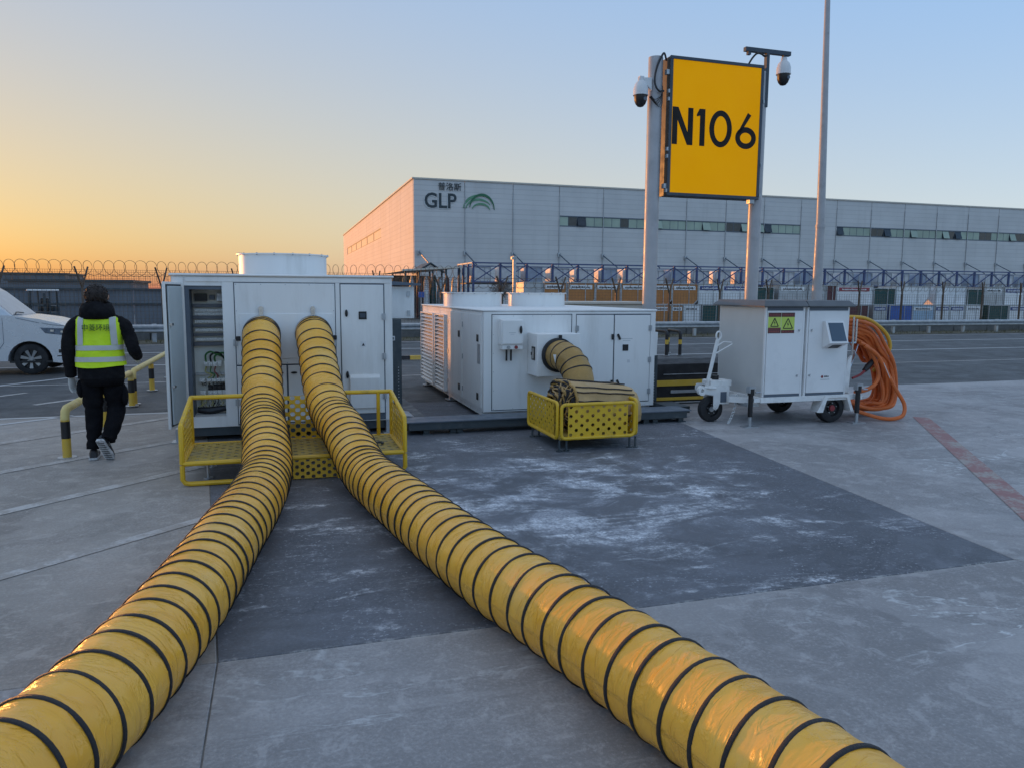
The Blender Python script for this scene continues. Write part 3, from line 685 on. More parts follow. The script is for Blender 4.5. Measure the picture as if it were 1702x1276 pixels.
# guard rail along the road
gr = thing('guard_rail', 'low grey steel guard rail along the dry verge', 'guard rail', (15, 26.3, 0))
prof = [(26.3, .30), (26.24, .34), (26.24, .39), (26.3, .43), (26.24, .47), (26.24, .52), (26.3, .56), (26.33, .56), (26.33, .30)]
build(MB().prism(prof, 'a', -16, 50), 'beam', M['galv'], gr, smooth=False)
for k in range(34): build(MB().box(-15.5+k*1.95, -15.38+k*1.95, 26.34, 26.44, -.05, .58), 'post', M['galv'], gr, smooth=False)
wl = thing('cable_trough', 'low grey concrete trough wall behind the guard rail', 'low wall', (15, 27.4, 0))
for k in range(33): build(MB().box(-16+k*2.0, -14.03+k*2.0, 27.4, 27.7, -.02, .30), 'block', M['yard'], wl, smooth=False, bevel=.01, seg=1)

# hoarding and shapes behind the fence on the left
hd = thing('hoarding', 'grey corrugated hoarding behind the wire fence on the left', 'hoarding', (-10, 38, 0))
for k in range(36):  # run extended leftwards out of view to block the low sun
    x = -65.56+k*1.98; mb = MB(); P = []
    for q in range(25): P.append((x+q*.0813, 38+(.02 if q % 2 else -.02)))
    n = len(P); mb.add([(p[0], p[1], 0) for p in P]+[(p[0], p[1], 1.63) for p in P], [(i, i+1, n+i+1, n+i) for i in range(n-1)])
    build(mb, 'sheet', M['hoard'], hd, smooth=False)
build(MB().box(-65.6, 5.8, 37.9, 37.97, 1.63, 1.72).box(-65.6, 5.8, 37.9, 37.97, .98, 1.06), 'rail', M['dark_steel'], hd, smooth=False)
for x0, x1, b, h, lab in ((-17.5, -9.9, 60, 2.2, 'long low flat roofed building behind the hoarding'), (-30, -21, 90, 3.2, 'distant low building at the left horizon'), (-2, 4, 110, 3.0, 'distant low building behind the round fan cowl')):
    t = thing('low_building', lab, 'building', ((x0+x1)/2, b, 0))
    build(MB().box(x0, x1, b, b+8, 0, h), 'wall', M['hoard'], t, smooth=False); build(MB().box(x0-.2, x1+.2, b-.2, b+8.2, h, h+.15), 'roof', M['dark_steel'], t, smooth=False)
fl = thing('forklift', 'dark forklift parked behind the wire fence beside the van', 'forklift', (-8.7, 33.4, 0))
build(MB().box(-9.1, -8.35, 33.2, 34.6, .25, .78).box(-9.05, -8.4, 34.3, 34.9, .3, 1.0), 'body', M['dark_steel'], fl, smooth=False, bevel=.04)
for x in (-9.02, -8.36):
    for b, l in ((33.3, .05), (34.4, -.05)): build(MB().bar((x, b, .75), (x, b+l, 1.6), .05, .05), 'cage_post', M['dark_steel'], fl, smooth=False)
build(MB().box(-9.1, -8.3, 33.2, 34.5, 1.58, 1.65), 'roof_guard', M['white_metal'], fl, smooth=False, bevel=.02)
build(MB().box(-8.85, -8.55, 33.9, 34.2, .78, 1.3), 'seat', M['black'], fl, bevel=.05)
for x in (-9.15, -8.35):
    for b in (33.5, 34.5): build(MB().lathe([(.1, 0), (.24, .0), (.26, .03), (.26, .13), (.24, .16), (.1, .16)], (x-.05, b, .26), 'a', 18), 'wheel', M['tyre'], fl)
build(MB().box(-9.0, -8.93, 33.0, 33.1, .1, 1.5).box(-8.5, -8.43, 33.0, 33.1, .1, 1.5).box(-9.0, -8.43, 33.0, 33.08, 1.0, 1.08), 'mast', M['dark_steel'], fl, smooth=False)
sg = thing('blue_sign', 'small blue sign board on a thin post behind the left cowl', 'sign', (6.08, 33, 0))
build(MB().cyl((6.08, 33, 0), (6.08, 33, 1.5), .03, n=8), 'post', M['galv'], sg); build(MB().box(5.95, 6.21, 32.95, 32.97, 1.40, 1.64), 'board', C_bl, sg, smooth=False)
# bare shrub-like tree by the fence
tr = thing('bare_tree', 'small bare winter tree with a dense round twig crown by the fence', 'tree', (9.3, 31.5, 0))
build(MB().tube([(9.3, 31.5, -.05), (9.29, 31.5, .6), (9.31, 31.5, 1.2), (9.3, 31.5, 1.7)], [.06, .05, .045, .03], 8), 'trunk', M['bark'], tr)
mb = MB(); rr = random.Random(3)
for i in range(26):                              # limbs
    th = rr.uniform(0, 6.28); ph = rr.uniform(.1, 1.4); d = Vector((math.cos(th)*math.cos(ph), math.sin(th)*math.cos(ph), math.sin(ph)))
    p = Vector((9.3, 31.5, rr.uniform(1.2, 1.65))); mb.tube([p, p+d*.22+Vector((0, 0, .03)), p+d*rr.uniform(.32, .46)], [.014, .009, .004], 4)
for i in range(1500):                            # twigs through the crown's volume
    d = Vector((rr.gauss(0, 1), rr.gauss(0, 1), rr.gauss(0, 1))).normalized()*rr.random()**.4
    p = Vector((9.3+d.x*.50, 31.5+d.y*.50, 1.74+d.z*.36)); e = (d*.6+Vector((rr.uniform(-1, 1), rr.uniform(-1, 1), rr.uniform(-.5, 1))))*.10
    mb.tube([p, p+e*.5+Vector((rr.uniform(-.02, .02), 0, .01)), p+e], [.0045, .0035, .002], 3)
build(mb, 'crown', M['bark'], tr, smooth=False)
# lamp mast
lm = thing('lamp_mast', 'tall thin grey tapering lamp mast rising beyond the picture top', 'lamp mast', (22.75, 28, 0))
build(MB().tube([(22.76, 28, -.05), (22.76, 28, 4.6)], [.225, .195], 16), 'lower_tube', M['pole'], lm)
build(MB().tube([(22.76, 28, 4.6), (22.65, 28, 9), (22.5, 28, 14), (22.3, 28, 20)], [.185, .15, .11, .07], 16), 'upper_tube', M['pole'], lm)
build(MB().tube([(22.76, 28, 4.52), (22.76, 28, 4.66)], [.215, .215], 16), 'collar', M['pole'], lm)
build(MB().box(21.6, 23.0, 27.85, 28.15, 20, 20.12), 'lamp_head', M['galv'], lm, smooth=False)
sl = thing('street_lamp', 'tiny distant street lamp head showing left of the round fan cowl', 'street lamp', (-2.5, 90, 0))
build(MB().tube([(-2.75, 90, 0), (-2.75, 90, 5.2), (-2.9, 90, 5.6), (-3.3, 90, 5.72)], .06, 6), 'pole', M['galv'], sl); build(MB().box(-3.9, -3.3, 89.9, 90.1, 5.68, 5.8), 'lamp_head', M['label_white'], sl, smooth=False)
pp = thing('fence_pole', 'short pale post standing up between the cowls behind the fence', 'pole', (10.51, 33.5, 0))
build(MB().box(10.44, 10.58, 33.43, 33.57, 0, 3.3), 'shaft', M['galv'], pp, smooth=False); build(MB().box(10.36, 10.6, 33.4, 33.6, 3.15, 3.27), 'cap', M['galv'], pp, smooth=False)

# ================================================================ AIR CONDITIONING UNIT, LEFT
u1 = thing('air_unit', 'large white air conditioning unit with an open control cabinet and one big round cowl', 'air unit', (.11, 10.8, 0), 'white ground air conditioning units')
F = 8.85
b = MB().box(-.53, 1.29, F+.012, 12.9, .15, 1.80).box(-1.07, -.53, 9.22, 12.9, .15, 1.80)
b.box(-1.07, -.53, F+.012, 9.22, 1.70, 1.80).box(-1.07, -.53, F+.012, 9.22, .15, .27).box(-1.07, -.945, F+.012, 9.22, .27, 1.70).box(-.565, -.53, F+.012, 9.22, .27, 1.70)
build(b, 'body', M['white'], u1, smooth=False)
build(MB().box(-1.09, 1.31, F-.02, 12.92, 1.803, 1.83), 'roof', M['white'], u1, bevel=.012)
build(MB().box(-1.05, 1.27, F+.05, 12.8, .05, .149), 'base_frame', M['dark_steel'], u1, smooth=False)
for x in (-1.09, -.2, 1.2):
    for bb in (F-.02, 12.6): build(MB().box(x, x+.07, bb, bb+.09, .0, .15).box(x-.04, x+.10, bb-.05, bb+.12, 0, .012), 'foot', M['galv'], u1, smooth=False)
def panel(name, a0, a1, z0, z1, par, m='white', th=.012, bolts=True, f=F, gap=.006):
    p = build(MB().box(a0+gap, a1-gap, f-th, f+.006, z0+gap, z1-gap), name, M[m], par, bevel=.004)
    if bolts:
        q = MB(); nx, nz2 = max(2, int((a1-a0)/.22)), max(2, int((z1-z0)/.24))
        for k in range(nx+1):
            x = a0+.022+(a1-a0-.044)*k/nx
            for z in (z0+.02, z1-.02): q.cyl((x, f-th-.004, z), (x, f-th, z), .005, n=6)
        for k in range(1, nz2):
            z = z0+.02+(z1-z0-.04)*k/nz2
            for x in (a0+.02, a1-.02): q.cyl((x, f-th-.004, z), (x, f-th, z), .005, n=6)
        build(q, 'bolts', M['galv'], p)
    return p
build(MB().box(-.93, 1.27, F+.0, F+.011, 1.745, 1.79).box(-1.06, -.95, F, F+.011, .16, 1.79).box(-.56, -.445, F, F+.011, .16, 1.74).box(.645, .692, F, F+.011, .16, 1.74).box(1.20, 1.28, F, F+.011, .16, 1.74), 'front_frame', M['white'], u1, smooth=False)
build(MB().box(-.4445, .6445, F+.004, F+.01, .16, 1.74).box(.6925, 1.1995, F+.004, F+.01, .16, 1.74), 'panel_seam', M['gap'], u1, smooth=False)
pn = panel('front_panel', -.44, .641, .828, 1.738, u1)
build(MB().box(-.396, .609, F-.020, F-.0125, .897, 1.397), 'inner_panel', M['white'], pn, bevel=.006)
lp = panel('lower_panel', -.441, .094, .17, .824, u1, bolts=False); rp = panel('lower_panel', .101, .641, .17, .824, u1, bolts=False)
for x in (.02, .17): build(MB().ball((x, F-.02, .735), (.035, .012, .013)), 'handle', M['black'], lp if x < .1 else rp)
def hinge(x, z, par, f=F, m='galv'): return build(MB().box(x-.022, x+.022, f-.024, f-.0125, z-.035, z+.035).cyl((x, f-.026, z-.04), (x, f-.026, z+.04), .007, n=8), 'hinge', M[m], par)
for z in (1.08, .42): hinge(-.442, z, lp if z < .8 else pn)
for x in (-.415, .622): build(MB().box(x-.028, x+.028, F-.03, F-.0125, 1.10, 1.15), 'latch', M['black'], pn, bevel=.006)
dr = panel('door', .697, 1.192, .235, 1.732, u1, bolts=False)
for z in (1.36, .90, .44): hinge(1.185, z, dr)
for z in (1.40, .695): build(MB().ball((.762, F-.024, z), (.017, .014, .042)), 'handle', M['black'], dr)
build(MB().box(.90, .99, F-.022, F-.0125, 1.33, 1.42), 'display', M['black'], dr, bevel=.004)
build(MB().box(.915, .975, F-.024, F-.0222, 1.35, 1.40), 'screen', M['glass_dark'], dr, smooth=False)
build(MB().box(.915, .98, F-.0145, F-.0125, 1.01, 1.08), 'warning_label', M['label_white'], dr, smooth=False)
wt = MB(); 
wt.add([(.93, F-.0155, 1.025), (.965, F-.0155, 1.025), (.9475, F-.0155, 1.06)], [(0, 1, 2)]); build(wt, 'warning_mark', M['ink'], dr, smooth=False)
build(MB().hexa([(.785, F-.045, .305), (1.13, F-.045, .305), (1.13, F-.0125, .305), (.785, F-.0125, .305)], [(.785, F-.06, .66), (1.13, F-.06, .66), (1.13, F-.0125, .70), (.785, F-.0125, .70)]), 'vent_hood', M['white'], dr, bevel=.006)
# hinged door standing open
be = R(76); hx, hy = -1.0, F-.004; w = .44
dxa, dya = -math.cos(be), -math.sin(be); nx_, ny_ = math.sin(be), -math.cos(be)    # along the leaf, and its inner side
def leaf(s0, s1, t0, t1, z0, z1, mb):
    q = lambda s, t: (hx+dxa*s+nx_*t, hy+dya*s+ny_*t)
    p = [q(s0, t0), q(s1, t0), q(s1, t1), q(s0, t1)]
    return mb.hexa([(*k, z0) for k in p], [(*k, z1) for k in p])
cdoor = build(leaf(0, w, 0, .03, .22, 1.735, MB()), 'cabinet_door', M['white'], u1, bevel=.005)
build(leaf(.02, w-.02, .031, .036, .245, 1.71, MB()), 'seal', M['black'], cdoor, smooth=False)
build(leaf(.035, w-.035, .034, .05, .262, 1.692, MB()), 'inner_sheet', mat('greenish_grey_enamel', (.50, .55, .56), .45, var=.04), cdoor, bevel=.004)
for z in (1.30, .66): build(leaf(w-.08, w-.03, .05, .075, z-.012, z+.012, MB()), 'catch', M['chrome'], cdoor, smooth=False)
# control cabinet insides
FB = 9.20
build(MB().box(-.945, -.565, FB-.012, FB+.02, .27, 1.70), 'back_plate', mat('cabinet_mounting_plate', (.76, .74, .66), .5, var=.05), u1, smooth=False)
build(MB().box(-.9445, -.90, F+.03, FB-.013, .27, 1.70).box(-.9, -.5655, F+.03, FB-.013, 1.66, 1.70), 'cabinet_liner', M['slate'], u1, smooth=False)
dk = mat('grey_wiring_duct', (.16, .17, .19), .6, var=.1); cr = mat('cream_terminal', (.78, .77, .73), .5, var=.25, vs=60)
def duct(z0, z1):
    q = MB().box(-.895, -.57, FB-.07, FB-.0125, z0, z1); n = 22
    for k in range(n): x = -.89+k*.0145; q.box(x, x+.007, FB-.078, FB-.0705, z0+.004, z1-.004)
    return build(q, 'wiring_duct', dk, u1, smooth=False)
for z0, z1 in ((1.46, 1.50), (1.33, 1.365), (1.24, 1.27), (1.14, 1.17), (1.03, 1.07)): duct(z0, z1)
for z in (1.425, 1.385, 1.30, 1.205, 1.10):
    q = MB().box(-.88, -.575, FB-.05, FB-.0125, z-.018, z+.018); n = 16
    for k in range(n): x = -.875+k*.0187; q.box(x, x+.013, FB-.068, FB-.0505, z-.012, z+.014)
    build(q, 'terminal_strip', cr, u1, smooth=False)
build(MB().box(-.87, -.74, FB-.08, FB-.0125, 1.53, 1.615).box(-.86, -.75, FB-.085, FB-.0805, 1.545, 1.57), 'controller', M['black'], u1, smooth=False, bevel=.004)
build(MB().box(-.715, -.66, FB-.06, FB-.0125, 1.545, 1.60), 'relay', M['slate'], u1, smooth=False, bevel=.004)
build(MB().box(-.64, -.575, FB-.07, FB-.0125, 1.53, 1.62), 'power_supply', M['galv'], u1, smooth=False, bevel=.004)
def breakers(x0, n, wd, z0, z1, m):
    q = MB()
    for k in range(n): q.box(x0+k*wd, x0+(k+1)*wd-.004, FB-.085, FB-.0125, z0, z1); q.box(x0+k*wd+.006, x0+(k+1)*wd-.01, FB-.1, FB-.0855, (z0+z1)/2-.012, (z0+z1)/2+.012)
    return build(q, 'breaker_row', m, u1, smooth=False)
breakers(-.80, 4, .048, .80, .86, cr); breakers(-.855, 1, .065, .62, .665, cr); breakers(-.775, 4, .05, .625, .665, cr)
breakers(-.765, 4, .049, .535, .59, M['black']); breakers(-.855, 1, .07, .47, .53, cr); breakers(-.765, 4, .05, .475, .53, cr)
build(MB().box(-.895, -.57, FB-.05, FB-.0125, .70, .725), 'cross_rail', M['galv'], u1, smooth=False)
wc = {'green': mat('green_wire', (.05, .16, .04), .5), 'yellow': mat('pale_yellow_wire', (.42, .38, .14), .5), 'red': mat('red_wire', (.22, .05, .04), .5), 'black': M['black'], 'cream': mat('cream_wire', (.45, .42, .35), .6)}
def wirep(pts, r, m): return build(MB().tube(smooth_path(pts, 6), r, 5), 'wire', wc[m], u1)
for k, (x, c) in enumerate(((-.775, 'green'), (-.725, 'black'), (-.68, 'green'))):
    wirep([(x, FB-.08, .85), (x, FB-.09, .93-.01*k), (x+.05, FB-.1, .965-.01*k), (x+.10, FB-.1, .945), (-.58+.0*k, FB-.08, .90-.02*k)], .011, c)
for k, (x, c) in enumerate(((-.775, 'yellow'), (-.725, 'green'), (-.68, 'red'), (-.635, 'cream'))):
    wirep([(x, FB-.07, .80), (x-.01, FB-.08, .74), (-.72+.03*k, FB-.09, .705), (-.76+.05*k, FB-.08, .665)], .008, c)
rr = random.Random(5)
for k in range(10):
    x = -.83+k*.025; wirep([(x, FB-.08, .62), (x+rr.uniform(-.03, .03), FB-.1, .605), (x+rr.uniform(-.03, .03), FB-.09, .585)], .004, rr.choice(['black', 'cream', 'black']))
for k in range(16):
    x = -.86+k*.018; wirep([(x, FB-.06, .445), (x+rr.uniform(-.03, .03), FB-.1, .38), (x+rr.uniform(-.02, .05), FB-.12, .325+rr.uniform(0, .03)), (x+rr.uniform(0, .08), FB-.09, .40)], .0045, rr.choice(['cream', 'yellow', 'cream', 'black']))
build(MB().tube([(-.88, FB-.13, .32), (-.75, FB-.14, .305), (-.58, FB-.13, .33)], [.03, .045, .03], 8), 'cable_bundle', M['black'], u1)
q = MB().box(-.88, -.575, FB-.05, FB-.0125, .43, .465)
for k in range(14): q.box(-.875+k*.021, -.862+k*.021, FB-.066, FB-.0505, .435, .46)
build(q, 'terminal_strip', cr, u1, smooth=False)
# round cowl on the roof
def cowl(par, c, r, z0, z1, bolts=16):
    o = build(MB().lathe([(r*.93, .0), (r, .0), (r, z1-z0-.012), (r+.03, z1-z0-.012), (r+.03, z1-z0), (r-.012, z1-z0), (r-.02, .02), (r*.93, .02)], (c[0], c[1], z0), 'z', 56), 'cowl', M['white'], par, ang=30)
    q = MB()
    for k in range(bolts):
        t = 2*math.pi*(k+.5)/bolts; x, y = c[0]+(r+.018)*math.cos(t), c[1]+(r+.018)*math.sin(t); q.cyl((x, y, z1-.022), (x, y, z1+.008), .009, n=6)
    build(q, 'flange_bolts', M['galv'], o)
    build(MB().lathe([(.01, 0), (r*.9, 0), (r*.9, .01), (.01, .01)], (c[0], c[1], z0+.04), 'z', 32), 'fan_guard', M['black'], par, smooth=False)
cowl(u1, (.10, 10.15), .535, 1.83, 2.10)
# duct outlets on the front
for x in (-.165, .39):
    sc = build(MB().lathe([(.18, 0), (.205, 0), (.205, -.07), (.18, -.07)], (x, F-.0205, 1.175), 'b', 32), 'outlet_collar', M['galv'], u1)
    build(MB().box(x-.022, x+.022, F-.05, F-.021, 1.36, 1.45).cyl((x, F-.045, 1.455), (x, F-.022, 1.455), .026, n=12), 'clamp', M['chrome'], u1)
# side cabinet, its roof and the dark riser under it
build(MB().box(1.2915, 1.80, 10.3, 11.4, 1.285, 1.72), 'side_cabinet', M['white'], u1, bevel=.008)
build(MB().hexa([(1.2915, 10.2, 1.735), (1.88, 10.2, 1.735), (1.88, 11.5, 1.735), (1.2915, 11.5, 1.735)], [(1.2915, 10.2, 1.80), (1.88, 10.2, 1.76), (1.88, 11.5, 1.76), (1.2915, 11.5, 1.80)]), 'side_roof', M['slate'], u1, smooth=False)
for z in (1.36, 1.62): build(MB().box(1.70, 1.74, 10.28, 10.299, z-.035, z+.035), 'hinge', M['galv'], u1, smooth=False)
rs = build(MB().box(1.2915, 1.59, 10.1, 10.9, .02, 1.284), 'riser', M['dark_steel'], u1, bevel=.006)
build(MB().box(1.30, 1.50, 10.088, 10.099, 1.0, 1.06), 'grip_plate', M['label_white'], rs, bevel=.02); build(MB().box(1.31, 1.485, 10.084, 10.0875, 1.012, 1.048), 'grip_slot', M['dark_steel'], rs, bevel=.01)
q = MB()
for k in range(14): q.cyl((1.545, 10.094, .12+k*.04), (1.545, 10.099, .12+k*.04), .008, n=6)
build(q, 'rivets', M['galv'], rs)

# ================================================================ AIR CONDITIONING UNIT, RIGHT
u2 = thing('air_unit', 'lower white air conditioning unit with louvred side and two round cowls', 'air unit', (3.73, 11.4, 0), 'white ground air conditioning units')
F2 = 9.3
build(MB().box(2.51, 4.95, F2+.012, 13.5, .12, 1.40), 'body', M['white'], u2, smooth=False)
build(MB().box(2.49, 4.97, F2-.015, 13.52, 1.403, 1.43), 'roof', M['white'], u2, bevel=.012)
build(MB().box(2.52, 4.94, F2+.004, F2+.011, .125, 1.395), 'panel_seam', M['gap'], u2, smooth=False)
build(MB().box(2.512, 2.615, F2-.004, F2+.0035, .12, 1.40).box(2.615, 4.945, F2-.004, F2+.0035, 1.372, 1.40).box(3.722, 3.775, F2-.004, F2+.0035, .12, 1.372).box(4.875, 4.945, F2-.004, F2+.0035, .12, 1.372).box(2.615, 3.722, F2-.004, F2+.0035, .12, .13).box(3.775, 4.875, F2-.004, F2+.0035, .12, .175), 'front_frame', M['white'], u2, smooth=False)
p1 = panel('front_panel', 2.621, 3.714, .135, 1.367, u2, f=F2)
d1 = panel('door', 3.78, 4.325, .18, 1.363, u2, bolts=False, f=F2); d2 = panel('door', 4.331, 4.872, .18, 1.361, u2, bolts=False, f=F2)
for z in (1.18, .30): hinge(3.79, z, d1, F2)
for z in (1.18, .75, .32): hinge(4.862, z, d2, F2)
for x, p, t in ((4.300, d1, .0), (4.395, d2, -.018)):
    for z in (1.067, .45): build(MB().bar((x+t, F2-.026, z+.035), (x-t, F2-.026, z-.04), .028, .022), 'handle', M['black'], p, bevel=.006)
build(MB().box(4.455, 4.54, F2-.02, F2-.0125, .875, .96), 'display', M['black'], d2, bevel=.004)
build(MB().box(4.53, 4.57, F2-.0145, F2-.0125, .715, .755), 'warning_label', M['label_white'], d2, smooth=False)
build(MB().box(4.43, 4.60, F2-.0138, F2-.0125, 1.035, 1.041).box(4.46, 4.57, F2-.0138, F2-.0125, 1.01, 1.015), 'marking_line', M['galv'], d2, smooth=False)
jb = build(MB().box(2.70, 2.995, F2-.16, F2-.0125, .985, 1.31), 'junction_box', M['white'], u2, bevel=.008)
build(MB().box(2.715, 2.98, F2-.172, F2-.1605, 1.0, 1.295), 'lid', M['white'], jb, bevel=.004)
build(MB().ball((2.955, F2-.185, 1.18), (.02, .016, .05)), 'handle', M['black'], jb)
build(MB().box(2.72, 2.99, F2-.15, F2-.0125, .93, .984), 'gland_plate', M['white'], jb, smooth=False)
build(MB().box(2.80, 2.89, F2-.1735, F2-.1723, 1.14, 1.145).box(2.82, 2.87, F2-.1735, F2-.1723, 1.12, 1.124), 'marking_line', M['galv'], jb, smooth=False)
for x, m in ((2.80, 'galv'), (2.90, 'red')): build(MB().cyl((x, F2-.165, .957), (x, F2-.151, .957), .022, n=12), 'button', M[m], jb)
for x in (2.795, 2.855): build(MB().cyl((x, F2-.08, .78), (x, F2-.08, .929), .013, n=8), 'cable_tail', M['black'], jb)
ob = build(MB().box(3.10, 3.68, 8.90, F2-.0125, .60, 1.135), 'outlet_box', M['white'], u2, bevel=.008)
build(MB().box(3.092, 3.0995, 8.98, 9.10, .80, .97), 'latch_plate', M['black'], ob, smooth=False)
build(MB().box(3.075, 3.0915, 9.0, 9.02, .82, .95).box(3.07, 3.0915, 9.05, 9.08, .86, .9), 'latch', M['chrome'], ob, smooth=False)
build(MB().cyl((3.40, 8.88, 1.02), (3.40, 8.88, 1.12), .022, n=10), 'clamp', M['black'], ob)
# left side: two louvre banks, seams and locks
A = 2.51
def side(name, b0, b1, z0, z1, th, m, par): return build(MB().box(A-th, A-.0005, b0, b1, z0, z1), name, M[m], par, smooth=False)
for b0, b1 in ((12.36, 13.38), (11.48, 12.14)):
    side('louvre_back', b0, b1, .14, 1.28, .004, 'black', u2)
    n = 19; st = (1.28-.14)/n
    for k in range(n):
        z = .14+k*st
        build(MB().hexa([(A-.058, b0, z+.002), (A-.052, b0, z+.002), (A-.052, b1, z+.002), (A-.058, b1, z+.002)], [(A-.011, b0, z+st*.62), (A-.005, b0, z+st*.62), (A-.005, b1, z+st*.62), (A-.011, b1, z+st*.62)]), 'louvre_slat', M['white'], u2, smooth=False)
    build(MB().box(A-.056, A-.0005, b0-.03, b0-.001, .12, 1.30).box(A-.056, A-.0005, b1+.001, b1+.03, .12, 1.30).box(A-.056, A-.0005, b0, b1, 1.281, 1.30).box(A-.056, A-.0005, b0, b1, .12, .139), 'louvre_frame', M['white'], u2, smooth=False)
for b0, b1 in ((10.44, 11.36), (9.38, 10.40)):
    side('side_panel', b0, b1, .16, 1.36, .012, 'white', u2)
    for z in (1.06, .30): side('lock', b0+.12, b0+.20, z-.05, z+.04, .022, 'black', u2)
    for z in (1.2, .75, .3): side('hinge', b1-.04, b1-.01, z-.035, z+.035, .02, 'galv', u2)
side('label_plate', 9.42, 9.56, .72, .98, .0135, 'galv', u2)
build(MB().box(2.52, 4.94, F2+.1, 13.4, .06, .119), 'base_frame', M['white_metal'], u2, smooth=False)
for x in (2.52, 4.80):
    for bb in (9.42, 11.3, 13.2): build(MB().box(x, x+.1, bb, bb+.1, .0, .0595).box(x-.05, x+.15, bb-.05, bb+.15, 0, .012), 'foot', M['galv'], u2, smooth=False)
cowl(u2, (2.98, 11.7), .46, 1.43, 1.645); cowl(u2, (4.05, 11.7), .46, 1.43, 1.645)
build(MB().hexa([(4.95, F2+.02, .80), (4.99, F2+.02, .80), (4.99, 9.8, .80), (4.95, 9.8, .80)], [(4.95, F2+.02, 1.12), (5.0, F2+.02, 1.12), (5.0, 9.8, 1.12), (4.95, 9.8, 1.12)]), 'side_trim', M['white'], u2, smooth=False)
rs2 = build(MB().box(4.951, 5.08, 9.45, 10.3, .05, .79), 'riser', M['dark_steel'], u2, bevel=.006)
q = MB()
for k in range(12): q.cyl((5.03, 9.444, .10+k*.04), (5.03, 9.449, .10+k*.04), .007, n=6)
build(q, 'rivets', M['galv'], rs2)
rh = thing('plant_housing', 'cream flat topped housing behind the lower unit and the left sign post', 'housing', (5.6, 13.2, 0))
build(MB().box(4.4, 6.62, 12.85, 13.6, 0, 1.44), 'body', M['beige'], rh, bevel=.01); build(MB().box(4.36, 6.68, 12.8, 13.65, 1.443, 1.49), 'roof', M['beige'], rh, bevel=.01)
# steel raft in front
rf = thing('steel_raft', 'low dark grey steel beam raft in front of the right air unit', 'raft', (3.2, 8.66, 0))
build(MB().box(1.42, 5.05, 8.56, 8.90, .055, .145), 'beam', M['dark_steel'], rf, bevel=.006)
build(MB().box(1.38, 5.10, 8.54, 8.92, .146, .158), 'flange', M['slate'], rf, smooth=False)
build(MB().hexa([(1.36, 8.95, .159), (1.55, 8.95, .159), (1.55, 9.35, .159), (1.36, 9.35, .159)], [(1.36, 8.95, .175), (1.42, 8.95, .185), (1.42, 9.35, .191), (1.36, 9.35, .21)]), 'end_lip', M['galv'], rf, smooth=False)
build(MB().box(1.42, 1.7, 8.921, 10.6, .055, .145), 'beam', M['dark_steel'], rf, smooth=False)
build(MB().box(4.99, 5.3, 8.921, 9.4, .055, .145), 'beam', M['dark_steel'], rf, smooth=False)
for x in (1.60, 1.92, 2.0, 4.45, 4.58, 4.95): build(MB().box(x, x+.07, 8.6, 8.67, .012, .0545).box(x-.02, x+.09, 8.57, 8.70, 0, .011), 'stub_leg', M['dark_steel'], rf, smooth=False)

# ================================================================ yellow platform in front of the left unit
pf = thing('access_platform', 'yellow perforated steel platform with side rails under the two ducts', 'platform', (.14, 7.2, 0))
yp = M['yellow_paint']; D0, D1, DZ = 6.80, 7.65, .205
dkm = MB().perforated((-.79, D0, DZ), (.82, 0, 0), (0, D1-D0, 0), (0, 0, -1), 13, 13, .17)
build(dkm, 'deck', M['yellow_deck'], pf, smooth=False)
build(MB().perforated((.03, D0, DZ), (.45, 0, 0), (0, D1-D0, 0), (0, 0, -1), 7, 13, .17), 'deck', M['yellow_deck'], pf, smooth=False)
build(MB().perforated((.48, D0, DZ), (.60, 0, 0), (0, D1-D0, 0), (0, 0, -1), 9, 13, .17), 'deck', M['yellow_deck'], pf, smooth=False)
t_ = .021
build(MB().tube([(-.79, D0, DZ-.012), (1.08, D0, DZ-.012)], t_, 8).tube([(-.79, D1, DZ-.012), (1.08, D1, DZ-.012)], t_, 8).tube([(-.79, D0, DZ-.012), (-.79, D1, DZ-.012)], t_, 8).tube([(1.08, D0, DZ-.012), (1.08, D1, DZ-.012)], t_, 8), 'deck_frame', yp, pf)
def rail(pts): return build(MB().tube(smooth_path(pts, 5) if len(pts) > 4 else pts, t_, 8), 'rail', yp, pf)
for x, s in ((-.80, -1), (1.09, 1)):
    build(MB().tube([(x, D0, .19), (x, D0, .48), (x, D0+.012, .512), (x, D0+.04, .525), (x, 7.58, .635), (x, D1, .645)], t_, 8), 'rail', yp, pf)
    build(MB().tube([(x, D0, .18), (x, D0-.01, .06), (x-s*.02, D0-.01, .03), (x-s*.06, D0-.012, .022), (-.05 if s < 0 else .94, D0-.015, .022)], t_, 8), 'lower_loop', yp, pf)
    build(MB().perforated((x, D0+.03, .215), (0, D1-D0-.05, 0), (0, 0, .33), (s, 0, 0), 16, 7, .27), 'side_panel', yp, pf, smooth=False)
build(MB().tube([(-.80, D1, .645), (-.02, D1, .648)], t_, 8).tube([(.46, D1, .648), (1.09, D1, .645)], t_, 8), 'rail', yp, pf)
for x in (-.80, -.31, 1.09, .96): build(MB().tube([(x, D1, .19), (x, D1, .645)], t_*.9, 8), 'post', yp, pf)
build(MB().box(-.165, -.10, D1-.02, D1+.02, .2, .645), 'post', yp, pf, bevel=.006)
build(MB().perforated((-.10, D1, .191), (.64, 0, 0), (0, 0, .44), (0, 1, 0), 13, 11, .30), 'rear_panel', yp, pf, smooth=False)
build(MB().perforated((-.03, D0-.03, .012), (.51, 0, 0), (0, .02, .178), (0, -1, 0), 11, 6, .30), 'front_panel', yp, pf, smooth=False)
build(MB().box(-.055, -.031, D0-.045, D0-.005, .0, .205).box(.481, .505, D0-.045, D0-.005, .0, .205), 'panel_post', yp, pf, smooth=False)
